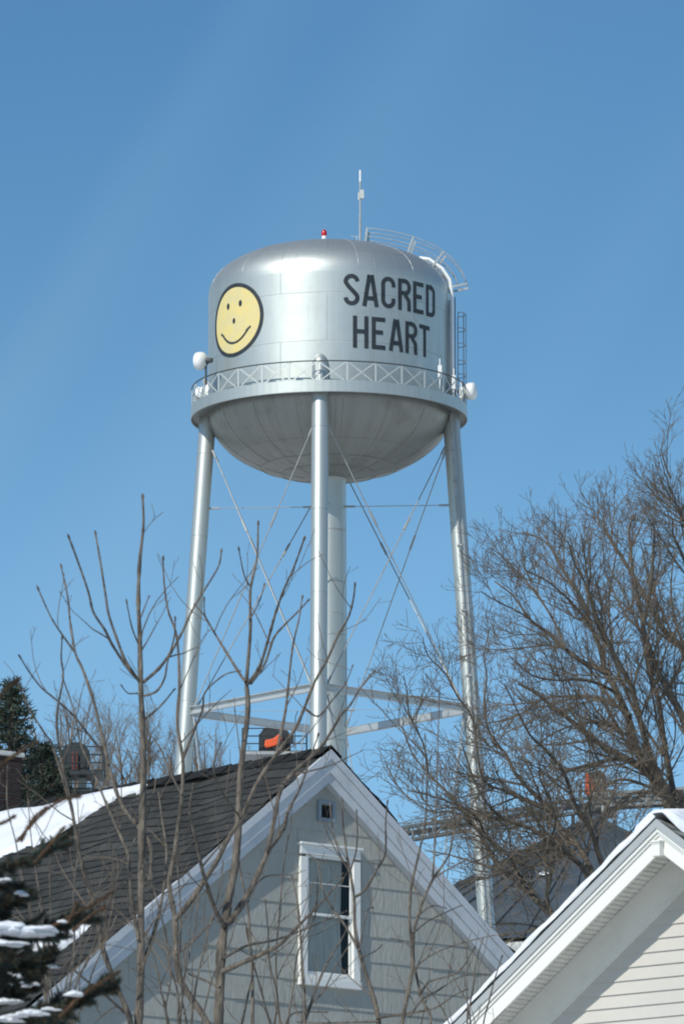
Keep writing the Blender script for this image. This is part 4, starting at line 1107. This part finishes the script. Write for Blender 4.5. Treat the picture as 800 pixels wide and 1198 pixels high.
# ------------------------------------------------------------------ young trees in front of the grey house
def young(Y, stems, base_px, seed, label, dens=2.2):
    rng = random.Random(seed); tb = Tubes(); tw = Tubes(); s = Y/FPX*1.02
    f = pt(*base_px, Y); base = Vector((f.x, f.y, 0)); e = empty('young_tree', base); tag(e, label, 'tree', 'young bare trees before the grey house')
    P0 = smooth_path([base, base+Vector((.05, 0, f.z*.5)), f], 4); tb.add(P0, [.055-.002*i for i in range(len(P0))], 8)
    cfg = dict(bare=.75, seg=[5,5,4,3], bend=.5, wob=.14, up=.30, rmin=.0015, ang=(28, 62), lift=.18, len=[0, .36, .16, .08], dens=[0, dens*1.9, 5.2, 4], max=3, slim=.012)
    for st in stems:
        px, w0, w1, dy0, dy1 = st[:5]
        P, rad = limb(tb, px, Y, w0, w1, dy1, dy0, 7)
        # knots: slight swelling at random rings, buds on the tips
        sprout(tw, P, rad, 1, cfg, rng, t0=.12)
        tip = P[-1]; d = (P[-1]-P[-3]).normalized(); tb.add([tip-d*.012, tip, tip+d*.012, tip+d*.020], [rad[-1], rad[-1]*1.7, rad[-1]*1.5, .0005], 5)
    tb.build('trunk', M['bark_sap'], e, base); tw.build('crown', M['bark_sap_twig'], e, base); return e
Y1 = 28
young(Y1, [
 ([(158,1235),(162,1198),(165,1134),(165,1071),(166,980),(168,898),(165,807),(163.5,740),(162,704),(163.5,659),(168,614),(167,582)], 11, 2.4, 0, .1),
 ([(164,797),(150,782),(132,755),(123,737),(109.5,716),(103.5,692),(90,653),(81,629)], 4, 2, .05, -.3),
 ([(163,797),(147,773),(136.5,746),(127.5,719),(123.6,695),(118,659),(112,624.5)], 4, 2, .05, .35),
 ([(168,798),(186,782),(199.5,764),(213,740),(225,714),(237.5,693),(255.5,663),(259,645)], 4, 1.8, .05, .4),
 ([(162,753),(154.5,734),(148.5,705)], 2, 1.3, 0, -.1), ([(165,722),(174,699)], 2, 1.3, 0, .1),
 ([(169,814),(183,809),(192.5,794),(196,775),(204,745),(205,725)], 3, 1.5, 0, -.25),
 ([(170.5,840.5),(187,827),(203.5,807.5)], 2.6, 1.5, 0, .2),
 ([(162,811),(150,811),(143,803)], 2, 1.2, 0, -.1),
 ([(158,1225),(151,1189),(135,1150),(121,1112),(115.5,1082),(104.5,1040),(95,1007),(91,985),(85,950),(77,912),(69,871),(67,835),(74,794),(72,770),(73,746)], 7, 1.6, 0, -.5),
 ([(162,1100),(152,1035),(150,1000),(137.5,970),(124,939),(110,904),(95,871),(88,835),(74,794)], 4.5, 1.5, .0, .3),
 ([(176,1030),(176,989),(157,961),(143,942),(132,912),(122,871),(110,821),(97,783),(88.5,764),(82.5,728),(79.5,698),(72,663.5)], 5.5, 1.8, 0, .4),
 ([(88.5,764),(73.5,743),(60,722),(45,689)], 2.6, 1.6, .35, .2),
 ([(121,880),(104.5,860),(88,839),(69,821),(49.5,805),(36,788),(24,769)], 3.2, 1.6, .1, -.3),
 ([(85,950),(63,876),(52,857),(33,827),(20.6,799)], 2.8, 1.5, -.35, -.6),
 ([(151,1189),(130,1170),(105,1150),(80,1130),(55,1118)], 3.4, 1.6, 0, -.4),
 ([(165,1134),(180,1090),(190,1050),(195,1000),(190,960),(186,930)], 4, 1.6, 0, .5),
 ([(121,1112),(128,1080),(134,1050),(138,1010),(130,990)], 3, 1.4, -.2, -.4),
 ([(104.5,1040),(85,1010),(70,1000),(60,980)], 2.4, 1.2, -.2, -.5),
], (158, 1235), 51, 'young bare tree nearest the left with its tallest shoot before the left tower leg', 2.3)
young(30, [
 ([(252,1240),(243,1198),(213,1150.5),(206,1117.5),(205,1076),(198,1035),(204,1000),(207.5,974),(213,930),(214,889),(207.5,847),(210,800),(207,746),(196.5,713),(192,680),(191,654)], 8, 1.7, 0, .4),
 ([(205,1076),(221,1057),(238,1032),(254,1007),(266,983),(282,957),(301,916),(323,883),(345,853),(356,828),(368,798),(383,771),(395,744),(407,723),(413,702),(415,685)], 7, 1.8, 0, -.6),
 ([(323,883),(333.5,834),(338,795),(342.5,756),(350,723),(353.6,699)], 3.5, 1.6, -.3, .1),
 ([(255,1240),(255.6,1198),(257,1159),(258.4,1117.5),(262.5,1084.5),(268,1049),(275,1013),(278.5,974),(280,930),(283,889),(288.6,847),(290,820),(288.5,798),(291,765),(293,735),(293,690),(300.5,654),(302,613)], 13, 1.8, 0, .2),
 ([(262,1084),(271,1076),(290,1046),(301,1024),(312,998),(320,963),(328.5,924),(345,902),(372,878),(386,858),(398,838),(410,824),(422,804),(437,786)], 8, 1.6, 0, .6),
 ([(312,998),(331,971),(337,949),(350,924),(361,894),(372,860)], 5.5, 1.6, .3, 1.0),
 ([(262,1084),(250,1060),(242,1035),(236,1015),(230,985),(222,950),(226,920)], 6, 2, 0, -.5),
 ([(288,798),(281,789),(266,765),(249.5,738),(239,720),(228.5,708)], 4, 1.6, .1, .5), ([(249.5,738),(240,720),(239,702)], 2, 1.3, .3, .3),
 ([(290,800),(303.5,780),(314,747),(321.5,720),(332,690),(344,663),(355.5,631)], 4.2, 2, .1, -.4),
 ([(293,800),(309.5,777),(320,747),(332,732),(350,714),(360,703)], 3.6, 1.6, .1, .3),
 ([(292,685),(285.5,672),(279.5,643)], 2, 1.4, .15, .0),
 ([(292,725),(303,705),(309,685)], 2, 1.3, .15, .3),
 ([(260,1137),(298,1120),(326,1106),(345,1087),(372,1060),(400,1029)], 6.5, 1.8, 0, -.7),
 ([(260,1122),(290,1106),(317,1101),(350,1090),(389,1073),(405,1066)], 3.6, 1.4, 0, .6),
 ([(295.5,1240),(295.5,1198),(295.5,1159),(294,1117),(290,1062),(283,1029),(280,1010)], 5, 1.6, .3, .5),
 ([(283,1198),(290,1165),(296,1130),(288,1085),(306,1112)], 3, 1.4, .2, -.2),
 ([(257,1155),(235,1145),(220,1138),(215,1120),(218,1105)], 3, 1.4, 0, .4),
 ([(214,889),(225,860),(237,830),(240,810),(262,790),(280,785)], 3.2, 1.4, .2, -.3),
 ([(206,1117),(228,1100),(250,1075),(265,1050)], 2.6, 1.4, 0, .5),
 ([(213,930),(200,905),(190,880),(178,862),(165,850)], 2.6, 1.4, .2, .7),
 ([(282,957),(262,930),(250,900),(258,870)], 2.6, 1.3, -.1, -.7),
 ([(356,828),(372,838),(388,820),(404,800),(412,780)], 2.4, 1.2, -.5, -.2),
], (254, 1240), 52, 'largest young bare tree in the middle, forking before the grey gable', 2.2)
young(27, [
 ([(352,1235),(356,1198),(356,1159),(353,1117),(349,1062),(342,1027)], 4.2, 1.5, 0, .2),
 ([(352,1210),(359,1189),(370,1156),(383,1126),(400,1098),(408,1082)], 4.2, 1.5, 0, .4),
 ([(330,1215),(338,1190),(352,1184),(380,1184)], 3, 1.3, .1, .3),
], (352, 1235), 53, 'thin bare sapling stems directly in front of the attic window', 2.0)
young(29, [
 ([(448,1235),(440,1180),(427,1137),(420,1113),(415,1083),(414,1050),(409.4,1020),(405,996),(401,963),(400,937)], 6, 1.8, 0, .2),
 ([(414,1050),(427,1041),(442,1015),(450.6,998),(451,963),(453,939)], 3.6, 1.5, .1, -.3),
 ([(420,1113),(405,1085),(388,1062),(377,1040),(372,1010),(362,1000)], 3, 1.3, 0, .4),
 ([(420,1113),(424,1090),(430,1065),(436,1062)], 2.2, 1.2, 0, .2),
 ([(409,1020),(398,1000),(390,975),(386,942)], 2.2, 1.2, .1, .3),
 ([(409,1020),(416,998),(418,975),(417,950)], 2.2, 1.2, .1, -.2),
 ([(440,1191),(480,1185),(509,1179),(530,1165),(545,1158)], 3.4, 1.3, 0, -.3),
 ([(444,1195),(410,1196),(380,1197),(350,1196)], 3.2, 1.4, 0, .3),
 ([(424,1120),(440,1112),(446,1106)], 2, 1.2, 0, .2),
], (448, 1235), 54, 'slender bare sapling right of the attic window crossing the siding', 2.2)
young(28, [
 ([(468,1240),(470,1198),(482,1134),(483.5,1092),(494,1056),(506,1029),(524,1002),(530,980),(536,957)], 5.5, 1.5, 0, .2),
 ([(482,1120),(479,1068),(482,1032),(491,993),(498.5,948),(498.5,900),(497,862)], 4, 1.2, 0, -.3),
 ([(506,1029),(509,975),(510.5,930),(512,870),(514,805)], 2.8, 1.0, .1, .3),
 ([(468,1240),(503,1198),(494,1170),(485,1134)], 4, 3, 0, .1),
 ([(490,1165),(500,1150),(509,1146),(536,1137),(554,1110)], 3, 1.3, 0, -.3),
 ([(483,1092),(500,1078),(520,1068),(538,1060)], 2.4, 1.2, 0, .3),
 ([(479,1190),(493,1170),(510,1160),(540,1142),(566,1140)], 2.6, 1.2, 0, .3),
 ([(482,1110),(470,1100),(458,1098)], 2, 1.2, 0, .2),
 ([(488,1072),(505,1060),(520,1062)], 2, 1.2, 0, .2),
 ([(484,1134),(500,1120),(525,1108),(560,1098),(590,1092)], 2.2, 1.0, 0, -.4),
], (468, 1240), 55, 'tallest bare sapling near the lower right of the grey gable', 2.2)

def shrub(Y, x0, specs, seed, label):
    rng = random.Random(seed); st = []
    for (xb, xt, yt, w) in specs:
        pts_ = [(xb, 1240)]; n = max(5, int((1240-yt)/38)); wob = rng.uniform(-6, 6)
        for i in range(1, n+1):
            t = i/n; pts_.append((xb+(xt-xb)*t**1.25+wob*sin(t*pi*1.3)+rng.gauss(0, 2.4), 1240+(yt-1240)*t))
        st.append((pts_, w, 1.2, 0, rng.uniform(-.5, .5)))
    young(Y, st, (x0, 1240), seed, label, 2.6)
shrub(25, 70, [(62,35,940,3.2),(70,58,985,3),(76,90,1003,3.4),(66,20,1010,3),(80,150,985,3.6),(72,100,1060,2.6),(60,5,900,3),(84,128,1075,2.8),(78,48,1060,2.6)], 61, 'clump of thin pale shoots rising behind the spruce boughs at lower left')
shrub(27, 210, [(205,176,1010,3.2),(212,232,1045,3),(220,262,1010,3.2),(200,150,1035,3),(216,208,960,3.2),(208,190,1090,2.6),(224,280,1070,2.8)], 62, 'clump of thin twisted shoots between the two thick young trunks')
shrub(31, 330, [(325,310,1055,3),(332,330,980,3),(338,372,1030,3),(330,286,1090,2.8),(340,405,1105,2.8)], 63, 'clump of fine shoots left of the attic window low on the gable')
shrub(32, 560, [(545,560,1100,2.6),(552,530,1130,2.6),(560,585,1120,2.4),(540,498,1150,2.4)], 64, 'low fine shoots at the right foot of the grey gable')
# ------------------------------------------------------------------ spruce at the left
def spruce():
    rng = random.Random(77); Y = 17.0; s = Y/FPX*1.02
    root = pt(-150, 1198, Y); base = Vector((root.x, root.y, 0)); e = empty('spruce_tree', base)
    tag(e, 'dark spruce with snow-loaded boughs reaching in at the lower left corner', 'tree')
    tb = Tubes(); tb.add([base, base+Vector((0, 0, 3.5)), base+Vector((0, 0, 7.0))], [.14, .09, .03], 10)
    NV = []; NF = []; RV = []; RF = []
    def needles(P, dens=3400, ln=.018, rust=.0, wid=.0011):
        tot = sum((b-a).length for a, b in zip(P, P[1:])); k = int(tot*dens)
        m = len(P)-1
        for j in range(k):
            f = rng.random()*m; i = int(f); p = P[i].lerp(P[i+1], f-i); d = (P[i+1]-P[i]).normalized()
            ax = d.cross(rvec(rng)).normalized(); nd_ = (d*.75+ax*rng.uniform(.7, 1.1)+Vector((0,0,.12))).normalized()
            L_ = ln*rng.uniform(.7, 1.15); sdv = nd_.cross(rvec(rng)).normalized()*wid
            V, F = (RV, RF) if rng.random() < rust else (NV, NF)
            q = len(V); V += [p-sdv, p+sdv, p+nd_*L_]; F.append((q, q+1, q+2))
    def shoot(P, r0, r1, **kw):
        tb.add(P, [r0+(r1-r0)*i/(len(P)-1) for i in range(len(P))], 5); needles(P, **kw)
        if kw.get('rust', 0) > .3:
            t = P[-1]; 
            tb.add([t, t+(P[-1]-P[-2]).normalized()*.006, t+(P[-1]-P[-2]).normalized()*.012], [.0028, .0034, .0008], 6)
    def bough(path, dy=.0, rich=1.0, L0=.20, droop=.3):
        P = smooth_path([pt(x-8, y, Y+dy+i*.03) for i, (x, y) in enumerate(path)], 4)
        shoot(P, .010, .003, rust=.1)
        tot = len(P)-1
        for j in range(int(26*rich)):
            t = .10+.9*(j+rng.random())/(26*rich); f = t*tot; i = min(tot-1, int(f)); p = P[i].lerp(P[i+1], f-i); d = (P[i+1]-P[i]).normalized()
            sidev = d.cross(Vector((0,0,1))).normalized()*(1 if j % 2 else -1)
            dir_ = (d*.75+sidev*rng.uniform(.4, .9)+Vector((0,0,rng.uniform(-droop, .12)))).normalized()
            L_ = L0*rng.uniform(.5, 1.1)*(1.15-.6*t)
            Q = [p]; dd = dir_.copy()
            for q in range(5): dd = (dd+rvec(rng)*.06+Vector((0,0,.02))).normalized(); Q.append(Q[-1]+dd*L_/5)
            shoot(Q, .004, .0018, rust=.06+.18*(rng.random() < .25))
            for h_ in range(int(4*rich)):
                i2 = rng.randint(1, 4); d2 = ((Q[i2+1]-Q[i2]).normalized()+rvec(rng)*.7).normalized()
                Q2 = [Q[i2], Q[i2]+d2*L_*.2, Q[i2]+d2*L_*.4+Vector((0,0,.004))]
                shoot(Q2, .0022, .0014, rust=.15)
        return P
    bough([(-120,1060),(-60,1040),(-10,1020),(30,1008),(60,998),(76,985)], 0, .8, .12)
    bough([(-120,1120),(-60,1110),(0,1100),(40,1095),(75,1085),(100,1078)], .3, 1.2, .18)
    bough([(-120,1130),(-60,1135),(-10,1130),(25,1128),(45,1120)], -.1, 1.3, .16, .5)
    bough([(-120,1080),(-60,1075),(-20,1065),(10,1060),(30,1050)], .2, 1.0, .13, .4)
    bough([(-120,1200),(-40,1205),(20,1200),(60,1188),(95,1172),(118,1160)], -.3, 1.3, .14)
    bough([(-120,1170),(-50,1165),(0,1160),(30,1158)], .3, 1.1, .13, .5)
    bough([(-120,1010),(-60,1020),(-15,1030),(8,1035),(22,1040)], .5, .9, .10, .4)
    bough([(-120,1230),(-50,1235),(0,1230),(40,1218),(70,1205)], .1, 1.2, .13)
    # single rusty shoots against the sky and roof
    for px, dy in (([(-60,850),(-20,826),(0,814),(12,803),(21,796)], .2), ([(-60,930),(-15,905),(8,890),(26,878),(42,869)], .1), ([(20,985),(40,962),(58,945),(75,935),(92,932)], -.2),
                   ([(25,985),(33,968),(42,955),(53,946)], 0), ([(-40,975),(-10,967),(6,962),(16,956)], .1), ([(40,1010),(62,985),(74,970)], -.1),
                   ([(60,1085),(90,1068),(110,1058),(132,1044)], .1), ([(85,1090),(105,1072),(122,1063)], 0), ([(70,1190),(95,1165),(118,1150),(138,1138)], -.3), ([(80,1080),(88,1062),(90,1058)], 0)):
        P = smooth_path([pt(x, y, Y+dy) for x, y in px], 3)
        shoot(P, .0042, .0026, rust=.72, dens=2300, ln=.013)
    tr = tb.build('trunk', M['spruce_bark'], e, base)
    for V, F, nm, mt_ in ((NV, NF, 'crown', M['needle']), (RV, RF, 'dry_needles', M['needle_rust'])):
        m = MB(); m.v = [tuple(v-base) for v in V]; m.f = F; m.build(nm, mt_, e, fix=False)
    # snow pads lying on the boughs
    def pad(px, py, w, h_, dy, sd2):
        r2 = random.Random(sd2); c = pt(px, py, Y+dy)
        for blob in range(max(3, int(w/6))):
            q = r2.uniform(-1, 1); cc_ = c+Vector((q*w*s*.42, r2.uniform(-.3, .3)*w*s*.5, -abs(q)*h_*s*.35+r2.uniform(-.25, .2)*h_*s))
            a_ = r2.uniform(.12, .30)*w*s+.004; b_ = a_*r2.uniform(.7, 1.1); c_ = h_*s*r2.uniform(.35, .75)*(1-.4*abs(q))
            f1, f2, f3 = r2.uniform(0, 6), r2.uniform(0, 6), r2.uniform(0, 6); vs = []; fs = []; nu, nv = 22, 11
            for j in range(nv+1):
                th_ = pi*j/nv
                for i in range(nu):
                    ph = 2*pi*i/nu; f = 1+.18*sin(3*ph+f1)+.13*sin(5*ph+2*th_+f2)+.10*sin(7*ph-3*th_+f3)+.05*sin(11*ph+5*th_)
                    z = cos(th_); z = z if z > 0 else z*.35
                    vs.append(cc_+Vector((a_*sin(th_)*cos(ph)*f, b_*sin(th_)*sin(ph)*f, c_*z*(1+.16*sin(4*ph+f1)+.1*sin(6*th_+f2)))))
            for j in range(nv):
                for i in range(nu): fs.append((j*nu+i, j*nu+(i+1) % nu, (j+1)*nu+(i+1) % nu, (j+1)*nu+i))
            sn.add(vs, fs)
    sn = MB()
    for a in ((14,1088,80,13,-.25,1),(2,1103,44,6,-.3,2),(38,1094,30,5,-.25,3),(47,1112,22,11,.1,4),(-6,1146,50,9,.25,5),(40,1152,26,6,.2,12),(6,1172,36,6,-.1,6),(34,1186,44,6,-.4,7),(2,1192,36,6,-.35,8),(86,1163,26,6,-.35,9),(74,1079,10,4,0,10),(24,1046,20,6,.1,11),(4,1030,24,5,.3,14),(56,1130,18,5,.0,15),(60,1180,22,4,-.35,16)):
        pad(*a)
    o = sn.build('bough_snow', M['snow'], None, smooth=True); tag(o, 'lumps of snow lying on the dark spruce boughs at lower left', 'snow', kind='stuff')
spruce()
